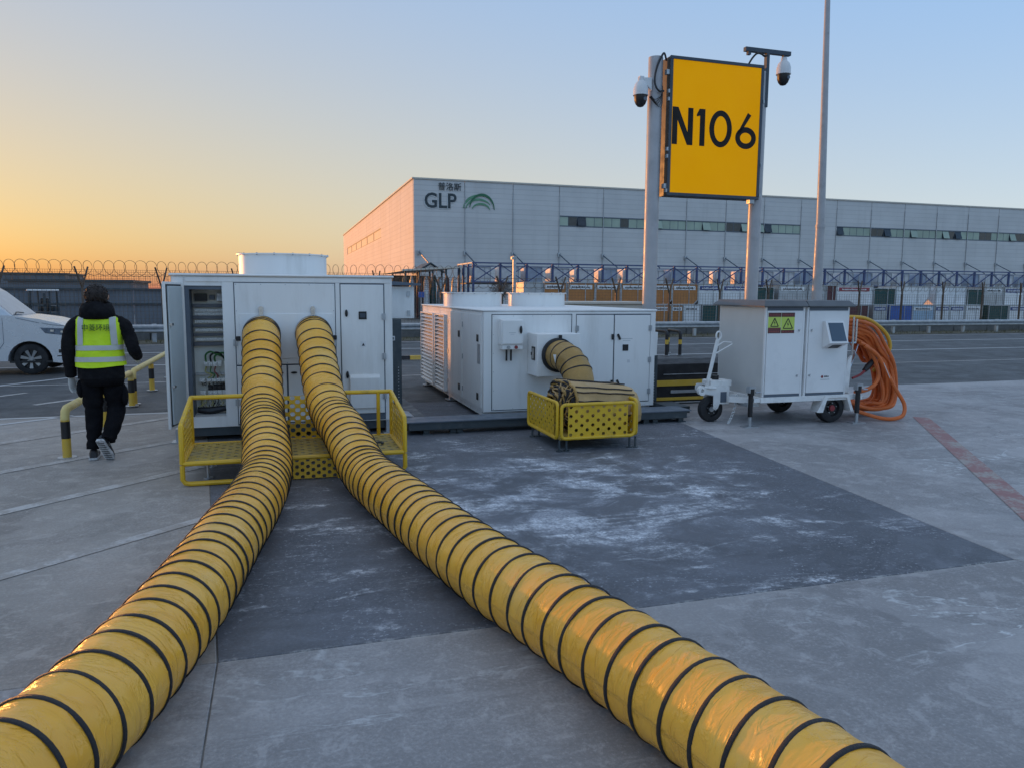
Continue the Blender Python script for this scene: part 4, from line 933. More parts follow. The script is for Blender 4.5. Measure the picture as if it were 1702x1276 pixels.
build(MB().box(-.155, -.056, D0-.03, D0-.025, .015, .205), 'toe_plate', yp, pf, smooth=False)
for x in (-.62, .85):
    for bb in (7.05, 7.5): build(MB().cyl((x, bb, .012), (x, bb, .18), .012, n=8).cyl((x, bb, 0), (x, bb, .012), .04, n=12), 'foot', M['galv'], pf)
hk = thing('metal_hook', 'small dark metal hook lying on the right end of the yellow deck', 'hook', (.86, 7.15, .207))
build(MB().tube(smooth_path([(.80, 7.12, .218), (.86, 7.15, .218), (.90, 7.20, .218), (.94, 7.17, .218), (.92, 7.12, .218)], 5), .010, 6).box(.76, .82, 7.10, 7.14, .207, .23), 'shank', M['dark_steel'], hk)

# ================================================================ yellow basket at the right unit
bk = thing('duct_basket', 'small yellow perforated basket holding the folded brown duct', 'basket', (3.22, 7.75, 0))
B0, B1, A0_, A1_, Z0, Z1 = 7.25, 8.22, 2.80, 3.64, .14, .495
t2 = .019
def rloop(pts): return MB().tube(pts, t2, 8, closed=True)
def rect_b(b, a0, a1, z0, z1, r=.045):
    P = []
    for cx, cz, s in ((a1-r, z1-r, 0), (a0+r, z1-r, 1), (a0+r, z0+r, 2), (a1-r, z0+r, 3)):
        for k in range(4): t = math.pi/2*(s+k/3); P.append((cx+r*math.cos(t), b, cz+r*math.sin(t)))
    return P
def rect_a(a, b0, b1, z0, z1, r=.045): return [(a, p[0], p[2]) for p in rect_b(0, b0, b1, z0, z1, r)]
build(rloop(rect_b(B0, A0_, A1_, Z0, Z1)), 'front_rail', yp, bk); build(rloop(rect_a(A0_-.035, B0+.03, B1, Z0, Z1+.02)), 'side_rail', yp, bk); build(rloop(rect_a(A1_+.035, B0+.03, B1, Z0, Z1+.02)), 'side_rail', yp, bk)
build(MB().perforated((A0_+.075, B0, Z0+.01), (.685, 0, 0), (0, 0, .345), (0, 1, 0), 11, 7, .20), 'front_panel', yp, bk, smooth=False)
build(MB().perforated((A0_-.035, B0+.12, Z0+.01), (0, .82, 0), (0, 0, .36), (1, 0, 0), 13, 8, .18), 'side_panel', yp, bk, smooth=False)
build(MB().perforated((A1_+.035, B0+.12, Z0+.01), (0, .82, 0), (0, 0, .36), (1, 0, 0), 13, 8, .18), 'side_panel', yp, bk, smooth=False)
build(MB().box(A0_, A1_, B0+.03, B1, .12, .135), 'deck', M['yellow_deck'], bk, smooth=False)
for x in (2.79, 2.87, 3.60, 3.67):
    for bb in (7.28, 8.15): build(MB().cyl((x, bb, .01), (x, bb, .119), .012, n=8).cyl((x, bb, 0), (x, bb, .01), .035, n=12), 'foot', M['dark_steel'], bk)

# ================================================================ the yellow ducts
class Duct:
    def __init__(s, name, label, group, path, r, sub=14, crease=None, zmin=True):
        s.P = smooth_path(path, sub); s.r = r
        s.t = thing(name, label, 'air duct', (path[-1][0], path[-1][1], 0), group)
        s.L = [0.]
        for i in range(1, len(s.P)): s.L.append(s.L[-1]+(s.P[i]-s.P[i-1]).length)
        s.crease = crease
    def at(s, d):
        d = max(0, min(s.L[-1]-1e-6, d)); lo = 0
        import bisect
        i = max(0, bisect.bisect_right(s.L, d)-1); i = min(i, len(s.P)-2)
        f = (d-s.L[i])/(s.L[i+1]-s.L[i]); p = s.P[i].lerp(s.P[i+1], f)
        j0, j1 = max(0, i-2), min(len(s.P)-1, i+3)
        return p, (s.P[j1]-s.P[j0]).normalized()
    def frame(s, d, tilt=0):
        p, t = s.at(d); sd_ = t.cross(Vector((0, 0, 1))).normalized(); n = sd_.cross(t).normalized()
        return p, t, sd_, n
    def make(s, rings, bulge=.03, m='duct', squash=1.):
        rings = sorted(rings); SUB, N = 8, 60; rows = []
        ext = [0]+rings+[s.L[-1]]
        for i in range(len(ext)-1):
            w = ext[i+1]-ext[i]
            for k in range(SUB):
                f = k/SUB; d = ext[i]+w*f; rows.append((d, -bulge*min(1, w/.12)*math.sin(math.pi*f)**.8 if 0 < i < len(ext)-2 else 0))
        rows.append((s.L[-1], 0)); vs = []; uvs = []
        for d, dr in rows:
            p, t, sd_, n = s.frame(d)
            for j in range(N):
                a = 2*math.pi*j/N; q = Vector((d*3.2, math.cos(a)*1.4, math.sin(a)*1.4))
                rr_ = s.r*(1+dr*(.75+.5*noise.noise(q*2))+.030*noise.noise(q*1.0)+.013*noise.noise(q*4.1+Vector((9, 0, 0)))*(1 if dr else .3))
                if s.crease is not None:
                    da = math.atan2(math.sin(a-s.crease), math.cos(a-s.crease)); rr_ += s.r*.04*max(0, 1-abs(da)/.40)*max(0, min(1, (d-s.L[-1]*.3)*1.2))*(1 if dr else .25)
                q_ = p+sd_*math.cos(a)*rr_+n*math.sin(a)*rr_; q_.z = max(.004, q_.z); vs.append(q_); uvs.append((d, a/(2*math.pi)*1.29))
        k = len(rows); fs = [(i*N+j, i*N+(j+1) % N, (i+1)*N+(j+1) % N, (i+1)*N+j) for i in range(k-1) for j in range(N)]
        o = build(MB().add(vs, fs), 'fabric_skin', M[m], s.t, ang=75)
        ul = o.data.uv_layers.new(name='along_round')
        for lp_ in o.data.loops: ul.data[lp_.index].uv = uvs[lp_.vertex_index]
        s.rings(rings)
    def rings(s, rings, w=.0095, name='hoop'):
        if not hasattr(Duct, 'ring_me'):
            mb = MB(); prof_ = [(1.0, -w), (1.026, -w*.75), (1.032, 0), (1.026, w*.75), (1.0, w)]
            n = 44; rgs = []
            for q in prof_: rgs.append([(q[0]*math.cos(2*math.pi*j/n), q[0]*math.sin(2*math.pi*j/n), q[1]) for j in range(n)])
            mb.loft(rgs, caps=False); me = bpy.data.meshes.new('hoop'); me.from_pydata(mb.v, [], mb.f); me.materials.append(M['strip'])
            me.polygons.foreach_set('use_smooth', [True]*len(me.polygons)); Duct.ring_me = me
        org = Vector(ORG[s.t])
        for i, d in enumerate(rings):
            p, t, sd_, n = s.frame(d); rr_ = random.Random(i)
            z = (t+n*rr_.uniform(-.045, .045)+sd_*(.03+rr_.uniform(-.045, .045))).normalized(); x = (sd_-z*sd_.dot(z)).normalized(); y = z.cross(x)
            o = bpy.data.objects.new(name, Duct.ring_me); COL.objects.link(o); o.parent = s.t
            q = s.r*1.0
            o.matrix_local = Matrix(((x.x*q, y.x*q, z.x, p.x-org.x), (x.y*q, y.y*q, z.y, p.y-org.y), (x.z*q, y.z*q, z.z, p.z-org.z), (0, 0, 0, 1)))
RD = .197
def spaced(L, first, spec):                    # spec: list of (until, step)
    o = []; d = first
    for until, step in spec:
        while d < min(until, L-.02): o.append(d+random.uniform(-.012, .012)*min(1, step/.12)); d += step
    return o
dl = Duct('air_duct', 'left yellow ringed duct running out at the lower left picture corner', 'yellow ringed ducts',
    [(-.165, 8.80, 1.175), (-.165, 8.66, 1.15), (-.165, 8.46, 1.02), (-.160, 8.15, .80), (-.155, 7.75, .60), (-.15, 7.3, .46), (-.125, 6.9, .40), (-.11, 6.55, .30), (-.122, 6.1, .198), (-.209, 5.295, .191), (-.304, 4.688, .191), (-.384, 4.136, .191), (-.44, 3.79, .191), (-.495, 3.51, .191), (-.56, 3.2, .191), (-.612, 3.0, .191), (-.672, 2.79, .191), (-.72, 2.667, .191), (-.81, 2.45, .191), (-.95, 2.15, .191), (-1.15, 1.8, .191), (-1.4, 1.4, .191)], RD)
dl.make(spaced(dl.L[-1], .03, ((.12, .05), (.95, .155), (1.2, .26), (1.45, .19), (2.3, .105), (3.2, .122), (9, .150))))
dr_ = Duct('air_duct', 'right yellow ringed duct sweeping out at the lower right picture corner', 'yellow ringed ducts',
    [(.39, 8.80, 1.175), (.395, 8.66, 1.15), (.405, 8.44, 1.02), (.42, 8.1, .79), (.445, 7.7, .59), (.49, 7.25, .47), (.545, 6.85, .41), (.60, 6.5, .30), (.655, 6.1, .198), (.735, 5.527, .191), (.826, 4.953, .191), (.953, 4.141, .191), (1.059, 3.589, .191), (1.157, 3.224, .191), (1.23, 2.905, .191), (1.295, 2.60, .191), (1.345, 2.38, .191), (1.40, 2.134, .191), (1.462, 1.83, .191), (1.53, 1.5, .191), (1.62, 1.1, .191), (1.74, .6, .191)], RD, crease=R(195))
dr_.make(spaced(dr_.L[-1], .03, ((.12, .05), (.98, .155), (1.25, .28), (1.6, .19), (2.5, .108), (3.4, .125), (9, .150))))
# the folded duct of the right unit
df = Duct('folded_duct', 'brown folded duct hanging from the right unit into the yellow basket', None,
    [(3.37, 8.90, .87), (3.385, 8.78, .87), (3.42, 8.62, .83), (3.46, 8.50, .73), (3.47, 8.42, .60), (3.46, 8.38, .50)], .185)
tag(df.t, cat='air duct')
M['duct_brown'] = mat('dusty_brown_duct_fabric', (.40, .24, .07), .5, var=.15, vs=3, bump=.6, bs=10, bd=.03, dirt=(.30, .20, .10), dirt_amt=.6)
df.make([.16, .29, .41, .50], bulge=.05, m='duct_brown')
build(MB().lathe([(.16, 0), (.215, 0), (.215, -.05), (.195, -.06), (.16, -.06)], (3.37, 8.895, .87), 'b', 32), 'end_ring', M['rubber'], df.t)
build(MB().hexa([(3.23, 8.60, .80), (3.30, 8.58, .80), (3.30, 8.585, .80), (3.23, 8.605, .80)], [(3.21, 8.62, .90), (3.28, 8.60, .90), (3.28, 8.605, .90), (3.21, 8.625, .90)]), 'paper_tag', M['label_white'], df.t, smooth=False)
# the rest of its length lies flattened and folded in the basket, the folds fanned out at the left end
fb = M['duct_brown2'] = mat('flattened_duct_fabric', (.50, .33, .15), .6, var=.15, vs=3, bump=.5, bs=8, bd=.03, dirt=(.30, .20, .10), dirt_amt=.45)
NL = 60; rg = []
def bun(x, t, k=1.):                           # cross-section of the lying bundle
    f = (x-3.02)/.86; h = .255*(1-.22*f); w_ = .37
    sg = lambda v: math.copysign(abs(v)**.62, v)
    rr_ = k*(1+.055*abs(math.sin(4.5*t+.3*math.sin(3*x)))+.03*noise.noise(Vector((x*4, math.cos(t)*2, math.sin(t)*2))))
    return (x+.03*math.sin(2*t)*f, 7.80+w_*sg(math.cos(t))*rr_, .40+.02*(1-f)+h*sg(math.sin(t))*rr_)
for i in range(13):
    x = 3.04+.84*i/12; k = 1. if i < 11 else (.93 if i == 11 else .55)
    rg.append([bun(x, 2*math.pi*j/NL, k) for j in range(NL)])
lump = build(MB().loft(rg), 'folded_body', fb, df.t, ang=60)
for t in (.52, .95, 1.62, 2.30, 2.62, 3.0, 3.35, 3.75, 4.1):
    build(MB().tube([tuple(p+.006*(1 if n_ == 2 else 0) for n_, p in enumerate(bun(3.05+.70*i/9, t+.02*math.sin(i*1.7), 1.015))) for i in range(10)], .0075, 5), 'strip', M['strip'], lump)
rr = random.Random(9)
for k in range(15):                            # fanned fold edges
    x = 3.035-.010*k; q = []
    for j in range(30):
        t = 2*math.pi*j/30; p = bun(3.04, t, .99-.045*k+.03*math.sin(3*t+k*1.7)); q.append((x+.014*math.sin(5*t+k*2.1)+.008*math.sin(9*t+k), p[1], p[2]+.01*math.sin(4*t+k)))
    build(MB().tube(q, .0125 if k % 3 else .016, 6, closed=True), 'fold', M['strip'] if k % 2 else M['duct_brown'], df.t)
for k in range(20):
    t = math.pi*(.45+.9*k/19); p = bun(3.04, t, .98); c_ = (3.03, 7.62, .36)
    d_ = [(2.95+.03*rr.random(), p[1]+(c_[1]-p[1])*f+rr.uniform(-.015, .015), p[2]+(c_[2]-p[2])*f+rr.uniform(-.015, .015)) for f in (0, .3, .6, .9)]
    d_[0] = (3.03, d_[0][1], d_[0][2]); build(MB().tube(smooth_path(d_, 3), .013, 6, flat=.5), 'fold', fb if k % 2 else M['strip'], df.t)

# ================================================================ POWER TRAILER
tl = thing('power_trailer', 'white two door power cabinet on a small towable trailer with jacks', 'trailer', (6.4, 8.5, 0))
T = 8.0
build(MB().box(5.78, 6.345, T+.012, 9.03, .372, 1.488).box(6.375, 7.02, T+.012, 9.03, .372, 1.488).box(6.345, 6.375, T+.06, 9.0, .372, 1.488), 'cabinet', M['white2'], tl, smooth=False)
build(MB().box(5.772, 5.7795, T+.03, 9.01, .38, 1.475), 'side_sheet', M['side_grey'], tl, smooth=False)
build(MB().box(5.768, 5.788, T-.004, T+.029, .37, 1.49).box(6.315, 6.345, T-.004, T+.0118, .37, 1.49).box(6.378, 6.405, T-.004, T+.0118, .37, 1.49).box(6.998, 7.022, T-.004, T+.0118, .37, 1.49), 'corner_trim', M['white2'], tl, bevel=.004)
build(MB().box(5.789, 6.314, T-.003, T+.0116, 1.447, 1.488).box(6.406, 6.997, T-.003, T+.0116, 1.447, 1.488).box(5.789, 6.314, T-.003, T+.0116, .373, .402).box(6.406, 6.997, T-.003, T+.0116, .373, .402), 'dark_band', M['slate'], tl, smooth=False)
td1 = build(MB().box(5.793, 6.311, T-.010, T+.0112, .405, 1.444), 'door', M['white2'], tl, bevel=.005); td2 = build(MB().box(6.41, 6.994, T-.010, T+.0112, .405, 1.444), 'door', M['white2'], tl, bevel=.005)
for x, p in ((6.255, td1), (6.445, td2)):
    for z in (1.20, .63): build(MB().cyl((x, T-.02, z), (x, T-.0105, z), .012, n=10).bar((x-.006, T-.026, z-.016), (x+.006, T-.026, z+.016), .008, .008), 'lock', M['chrome'], p)
# two warning stickers
def sticker(x0, x1, zs, lines):
    z3, z2, z1, z0 = zs
    s_ = build(MB().box(x0, x1, T-.0125, T-.0103, z0, z3), 'warning_sticker', M['lime_sticker'], td1, smooth=False)
    build(MB().box(x0, x1, T-.014, T-.0126, z2, z3).box(x0, x1, T-.014, T-.0126, z0, z1), 'print_band', M['maroon_print'], td1, smooth=False)
    cx = (x0+x1)/2; h = z2-z1; zb = z1+h*.12; w = h*.42
    mb = MB()
    P = [(cx-w, zb), (cx+w, zb), (cx, zb+h*.76)]
    for i in range(3):
        p, q = P[i], P[(i+1) % 3]; mb.bar((p[0], T-.0138, p[1]), (q[0], T-.0138, q[1]), .003, .011)
    mb.add([(cx+.004, T-.0135, zb+h*.56), (cx-.014, T-.0135, zb+h*.28), (cx+.001, T-.0135, zb+h*.30), (cx-.006, T-.0135, zb+h*.06), (cx+.016, T-.0135, zb+h*.36), (cx+.002, T-.0135, zb+h*.34)], [(0, 1, 2, 3, 4, 5)])
    build(mb, 'warning_triangle', M['ink'], td1, smooth=False)
    tb = MB(); rq = random.Random(int(x0*1000))
    for za, zb2, n in lines:
        for k in range(n):
            a = x0+.014+(x1-x0-.028)*k/n; tb.box(a, a+(x1-x0-.028)/n*.72, T-.0152, T-.0141, za+rq.uniform(0, .003), zb2-rq.uniform(0, .003))
    build(tb, 'print', mat('faded_red_print', (.25, .06, .05), .6), td1, smooth=False)
sticker(5.80, 5.985, (1.42, 1.368, 1.235, 1.165), ((1.382, 1.405, 7), (1.21, 1.226, 7), (1.178, 1.196, 5)))
sticker(5.992, 6.185, (1.42, 1.368, 1.205, 1.165), ((1.382, 1.405, 5), (1.175, 1.195, 4)))
# meter box on the right door
q = MB().hexa([(6.615, T-.0105, .965), (6.90, T-.0105, .965), (6.90, T-.0104, 1.315), (6.615, T-.0104, 1.315)], [(6.615, T-.16, 1.04), (6.90, T-.16, 1.04), (6.90, T-.05, 1.315), (6.615, T-.05, 1.315)])
mbx = build(q, 'meter_box', M['white2'], tl, smooth=False, bevel=.006)
sl = Vector((0, .11, .275)).normalized()
def slp(x, f, off): return (x, T-.16+.11*f-off*.93, 1.04+.275*f-off*.37)
build(MB().hexa([slp(6.65, .10, .002), slp(6.875, .10, .002), slp(6.875, .92, .002), slp(6.65, .92, .002)], [slp(6.65, .10, .006), slp(6.875, .10, .006), slp(6.875, .92, .006), slp(6.65, .92, .006)]), 'window', M['glass_dark'], mbx, smooth=False)
build(MB().hexa([(6.70, T-.03, .968), (6.84, T-.03, .968), (6.84, T-.02, .968), (6.70, T-.02, .968)], [(6.70, T-.115, 1.012), (6.84, T-.115, 1.012), (6.84, T-.105, 1.012), (6.70, T-.105, 1.012)]), 'socket', M['black'], mbx, smooth=False)
build(MB().lathe([(.0, 0), (.018, 0), (.018, -.002), (.0, -.002)], (6.645, T-.0105, .605), 'b', 16), 'maker_mark', M['red'], td2, smooth=False)
mk_ = MB()
for k, (w_, h_) in enumerate(((.018, .02), (.014, .022), (.016, .018))): mk_.box(6.68+k*.024, 6.68+k*.024+w_, T-.012, T-.0103, .597, .597+h_)
mk_.box(6.62, 6.76, T-.0116, T-.0103, .568, .571); build(mk_, 'maker_print', M['ink'], td2, smooth=False)
# roof: hipped canopy in two halves
def hip(x0, x1, nm):
    b0, b1 = T-.06, 9.10
    return build(MB().box(x0+.01, x1-.01, b0+.01, b1-.01, 1.491, 1.502).hexa([(x0, b0, 1.503), (x1, b0, 1.503), (x1, b1, 1.503), (x0, b1, 1.503)], [(x0+(.06 if x0 < 6 else .005), b0+.07, 1.572), (x1-(.06 if x1 > 7 else .005), b0+.07, 1.572), (x1-(.06 if x1 > 7 else .005), b1-.07, 1.572), (x0+(.06 if x0 < 6 else .005), b1-.07, 1.572)]), nm, M['roof_grey'], tl, smooth=False)
M['roof_grey'] = mat('grey_roof_paint', (.11, .12, .13), .45, .1, var=.08)
hip(5.70, 6.355, 'roof'); hip(6.36, 7.08, 'roof')
build(MB().box(5.74, 7.03, T+.02, 9.0, 1.489, 1.4905), 'roof_gap', M['gap'], tl, smooth=False)
# chassis
build(MB().box(5.74, 7.22, T-.02, T+.05, .30, .3695).box(5.74, 7.22, 8.99, 9.06, .30, .3695).box(5.74, 5.80, T+.051, 8.989, .30, .3695).box(7.16, 7.22, T+.051, 8.989, .30, .3695), 'chassis', M['white_metal'], tl, bevel=.005)
build(MB().hexa([(5.5, T+.3, .28), (5.74, T+.05, .28), (5.74, T+.12, .28), (5.5, T+.36, .28)], [(5.5, T+.3, .35), (5.74, T+.05, .35), (5.74, T+.12, .35), (5.5, T+.36, .35)]), 'drawbar', M['white_metal'], tl, smooth=False)
build(MB().bar((5.60, 8.5, .31), (5.9, 8.5, .31), .10, .08), 'drawbar', M['white_metal'], tl, smooth=False)
build(MB().box(5.75, 7.15, 8.45, 8.55, .22, .29), 'axle', M['dark_steel'], tl, smooth=False)
def wheel(par, c, r, w, hubm, n=28):
    o = build(MB().lathe([(r*.55, -w/2), (r*.8, -w/2), (r*.95, -w*.42), (r, -w*.22), (r, w*.22), (r*.95, w*.42), (r*.8, w/2), (r*.55, w/2)], c, 'b', n), 'wheel', M['tyre'], par)
    build(MB().lathe([(.001, -w*.30), (r*.30, -w*.34), (r*.34, -w*.2), (r*.5, -w*.22), (r*.56, -w*.42), (r*.58, -w*.3), (r*.55, w*.3), (.001, w*.3)], c, 'b', n), 'rim', M['black'], o)
    build(MB().lathe([(.001, -w*.46), (r*.2, -w*.44), (r*.22, -w*.30), (.001, -w*.30)], c, 'b', 14), 'hub', M[hubm], o)
    q = MB()
    for k in range(5): t = 2*math.pi*k/5+.3; q.cyl((c[0]+r*.36*math.cos(t), c[1]-w*.40, c[2]+r*.36*math.sin(t)), (c[0]+r*.36*math.cos(t), c[1]-w*.2, c[2]+r*.36*math.sin(t)), r*.035, n=6)
    build(q, 'wheel_nuts', M['galv'], o); return o
wheel(tl, (6.86, T+.08, .19), .19, .14, 'red'); wheel(tl, (6.76, 8.97, .19), .19, .14, 'red')
build(MB().prism([(6.60, .15), (6.66, .15), (6.72, .335), (7.02, .335), (7.09, .15), (7.14, .15), (7.05, .365), (6.68, .365)], 'b', T-.05, T+.14), 'mudguard', M['white_metal'], tl, smooth=False, bevel=.004)
build(MB().prism([(6.56, .155), (6.68, .365), (6.72, .335), (6.64, .155)], 'b', T-.054, T-.051), 'mudguard_flap', M['white_metal'], tl, smooth=False)
def jack(x, b):
    o = build(MB().cyl((x, b, .13), (x, b, .46), .03, n=14).cyl((x, b, .40), (x, b, .48), .042, n=14), 'jack', M['black'], tl)
    build(MB().cyl((x, b, .012), (x, b, .129), .021, n=12).box(x-.10, x+.10, b-.06, b+.06, 0, .012), 'jack_foot', M['galv'], o)
    build(MB().box(x-.035, x+.045, b-.035, b+.035, .481, .51).cyl((x+.03, b-.05, .44), (x+.10, b-.05, .44), .01, n=8).box(x-.05, x-.035, b-.04, b+.03, .43, .50), 'jack_head', M['galv'], o)
jack(5.62, 8.02); jack(7.17, 7.93)
build(MB().box(5.655, 5.75, 8.0, 8.04, .31, .36), 'jack_arm', M['white_metal'], tl, smooth=False); build(MB().box(7.205, 7.23, 7.92, T+.03, .31, .36), 'jack_arm', M['white_metal'], tl, smooth=False)
# steered front wheel, fork and tow handle
wheel(tl, (5.36, 8.52, .168), .168, .10, 'galv')
build(MB().prism([(5.20, .455), (5.22, .49), (5.50, .485), (5.56, .47), (5.56, .24), (5.42, .245), (5.40, .19), (5.365, .165), (5.335, .19), (5.33, .36), (5.25, .37), (5.20, .41)], 'b', 8.40, 8.412), 'fork_plate', M['white_metal'], tl, smooth=False)
build(MB().prism([(5.20, .455), (5.22, .49), (5.50, .485), (5.56, .47), (5.56, .24), (5.42, .245), (5.40, .19), (5.365, .165), (5.335, .19), (5.33, .36), (5.25, .37), (5.20, .41)], 'b', 8.63, 8.642), 'fork_plate', M['white_metal'], tl, smooth=False)
build(MB().box(5.43, 5.515, 8.392, 8.3995, .265, .40), 'fork_opening', M['slate'], tl, smooth=False)
build(MB().box(5.29, 5.60, 8.413, 8.629, .47, .545), 'fork_head', M['white_metal'], tl, bevel=.01); build(MB().cyl((5.42, 8.52, .546), (5.42, 8.52, .60), .045, n=16), 'pivot', M['black'], tl)
build(MB().lathe([(.001, -.014), (.052, -.014), (.052, .0), (.001, .0)], (5.235, 8.399, .425), 'b', 18).lathe([(.001, -.016), (.014, -.016), (.014, .0), (.001, .0)], (5.365, 8.399, .20), 'b', 12), 'pivot_boss', M['white_metal'], tl)
build(MB().lathe([(.025, -.02), (.06, -.02), (.06, .03), (.025, .03)], (5.13, 8.36, .43), 'b', 18).cyl((5.13, 8.39, .43), (5.24, 8.41, .43), .018, n=8), 'tow_roller', M['white_metal'], tl)
hd_ = build(MB().bar((5.215, 8.40, .45), (5.345, 8.38, 1.07), .042, .03), 'tow_handle', M['white_metal'], tl, bevel=.006)
ring = [(5.355+.035*math.cos(t), 8.378, 1.12+.052*math.sin(t)) for t in [2*math.pi*k/16 for k in range(16)]]
build(MB().tube(ring, .012, 8, closed=True), 'eye', M['white_metal'], hd_)
build(MB().tube([(5.335, 8.37, .99), (5.42, 8.36, 1.045), (5.53, 8.35, 1.035), (5.54, 8.35, 1.015), (5.315, 8.37, .895)], .008, 6), 'hand_grip', M['white_metal'], hd_)
build(MB().tube(smooth_path([(5.16, 8.35, .47), (5.25, 8.36, .46), (5.34, 8.37, .455)], 4), .016, 8), 'lever', M['white_metal'], tl)
build(MB().box(5.63, 5.80, 8.1, 8.3, .24, .29).box(5.66, 5.72, 8.12, 8.2, .29, .33), 'battery_tray', M['galv'], tl, smooth=False)
lk = MB(); p0, p1 = Vector((5.62, 8.30, .36)), Vector((5.43, 8.20, .03))
for k in range(16):
    f = k/15; p = p0.lerp(p1, f)+Vector((0, 0, -.05*math.sin(math.pi*f))); a = k % 2
    lp_ = [p+Vector((.016*math.cos(t), .007*math.sin(t)*(a), .016*math.sin(t) if not a else .016*math.sin(t)*.3)) for t in [2*math.pi*j/8 for j in range(8)]]
    lk.tube(lp_, .0035, 4, closed=True)
build(lk, 'chain', M['chrome'], tl)
# cable holder at the right end: A frame, chrome hoops
build(MB().hexa([(7.05, 8.1, .37), (7.17, 8.1, .37), (7.17, 8.14, .37), (7.05, 8.14, .37)], [(7.135, 8.1, .80), (7.195, 8.1, .86), (7.195, 8.14, .86), (7.135, 8.14, .80)]), 'holder_frame', M['white_metal'], tl, bevel=.006)
build(MB().tube(smooth_path([(7.06, 8.25, .37), (7.06, 8.25, .95), (7.09, 8.25, 1.0), (7.15, 8.25, 1.0), (7.17, 8.25, .95), (7.17, 8.25, .37)], 5), .02, 8), 'holder_frame', M['white_metal'], tl)
build(MB().tube([(7.21, 8.12, .84), (7.205, 8.12, 1.36)], .014, 8).tube([(7.29, 8.16, 1.02), (7.29, 8.16, 1.33)], .014, 8).tube([(7.05, 8.14, 1.02), (7.29, 8.16, 1.02)], .014, 8), 'holder_hoop', M['chrome'], tl)
build(MB().tube(smooth_path([(7.06, 8.85, 1.36), (7.40, 8.85, 1.36), (7.48, 8.85, 1.35), (7.50, 8.85, 1.28)], 5), .015, 8).tube([(7.06, 8.55, 1.03), (7.45, 8.55, 1.03)], .015, 8), 'holder_hoop', M['chrome'], tl)
build(MB().tube([(7.20, 8.13, .70), (7.46, 8.3, 1.0)], .009, 6), 'stay', M['chrome'], tl)
build(MB().cyl((7.055, 8.09, .62), (7.075, 8.09, .62), .018, n=10), 'marker_lamp', M['red'], tl)

# coiled cables
cb = thing('cable_coil', 'thick coil of orange power cables with one yellow hung on the trailer end', 'cables', (7.8, 8.5, 0))
rr = random.Random(12)
for k in range(26):
    f = (k % 13)/12*.85; b = 8.22+.42*((k*7) % 26)/25; ztop = 1.31-.25*f+rr.uniform(-.02, .02); out_ = 8.36-.30*f+rr.uniform(-.03, .03); zb_ = .05+.10*rr.random()+.05*f
    j = lambda s=.02: rr.uniform(-s, s)
    pts = [(7.05, b+.05, ztop-.02), (7.22, b+.02, ztop), (7.45, b+j(), ztop-.02-.03*f), (7.74-.08*f, b+j(.04), ztop-.10-.05*f), (8.0-.18*f, b+j(.05), ztop-.30-.06*f), (out_-.12, b-.02+j(.05), .72+j(.04)), (out_, b-.05+j(.05), .42+j(.04)), (out_-.03, b-.06+j(.05), .21+j(.03)), (out_-.16-.05*f, b-.04+j(.05), zb_+.03), (7.86-.1*f, b+j(.05), zb_), (7.55, b+.03+j(.04), zb_+.04), (7.28, b+.06, zb_+.13), (7.10, b+.08, zb_+.24)]
    pts = [(p[0] if p[0] < 7.4 else 7.4+(p[0]-7.4)*(1-.62*(8.75-p[1])), p[1], p[2]) for p in pts]
    build(MB().tube(smooth_path(pts, 6), .0245, 8), 'cable', M['orange'], cb)
def cab(pts, m, r=.0245, lab=None):
    o = build(MB().tube(smooth_path(pts, 6), r, 8), 'cable', M[m], cb)
    if lab: o['label'] = lab
cab([(7.05, 8.3, 1.345), (7.25, 8.28, 1.355), (7.5, 8.25, 1.335), (7.76, 8.3, 1.24), (7.93, 8.3, 1.10), (7.99, 8.3, .93), (7.93, 8.34, .8), (7.88, 8.45, .6)], 'yellow_cable', .026, 'yellow cable on top of the orange coil')
cab([(7.34, 8.14, 1.02), (7.48, 8.13, .95), (7.60, 8.12, .76), (7.64, 8.1, .60), (7.58, 8.08, .48), (7.42, 8.05, .41), (7.22, 8.04, .38)], 'orange', .026)
cab([(7.40, 8.12, .98), (7.58, 8.08, .86), (7.72, 8.03, .62), (7.82, 7.98, .42), (7.93, 7.93, .22), (7.90, 7.90, .08), (7.78, 7.9, .035), (7.65, 7.93, .03), (7.5, 7.98, .06), (7.25, 8.05, .14)], 'orange', .026)
build(MB().tube(smooth_path([(7.22, 8.1, .56), (7.36, 8.12, .60), (7.46, 8.14, .66)], 5), .016, 8), 'plug_lead', M['red'], cb)
build(MB().tube([(7.44, 8.14, .65), (7.50, 8.15, .70), (7.56, 8.16, .745), (7.68, 8.18, .84)], [.03, .042, .036, .03], 12), 'plug', M['black'], cb)
build(MB().tube([(7.62, 8.0, .76), (7.78, 8.0, .48)], .004, 5), 'cord', M['label_white'], cb)

# ================================================================ STAND SIGN
sn = thing('stand_sign', 'amber stand sign N106 in a dark frame between two tall grey posts', 'sign', (7.4, 12.15, 0))
G = 12.0
for x, z1, r in ((6.34, 5.66, .125), (8.44, 5.60, .12)):
    build(MB().lathe([(.001, 0), (r, 0), (r, z1), (.001, z1+.012)], (x, 12.18, 0), 'z', 24).lathe([(.001, 0), (.24, 0), (.24, .025), (.001, .025)], (x, 12.18, 0), 'z', 24), 'post', M['pole'], sn)
build(MB().box(6.53, 8.375, G+.02, 12.30, 3.345, 5.66), 'sign_box', M['black'], sn, smooth=False)
build(MB().frame(6.524, 8.38, 3.337, 5.668, G-.015, G+.0195, .055), 'sign_frame', M['frame_dark'], sn, bevel=.006)
build(MB().box(6.579, 8.325, G-.004, G+.0192, 3.392, 5.613), 'sign_face', M['sign_yellow'], sn, smooth=False)
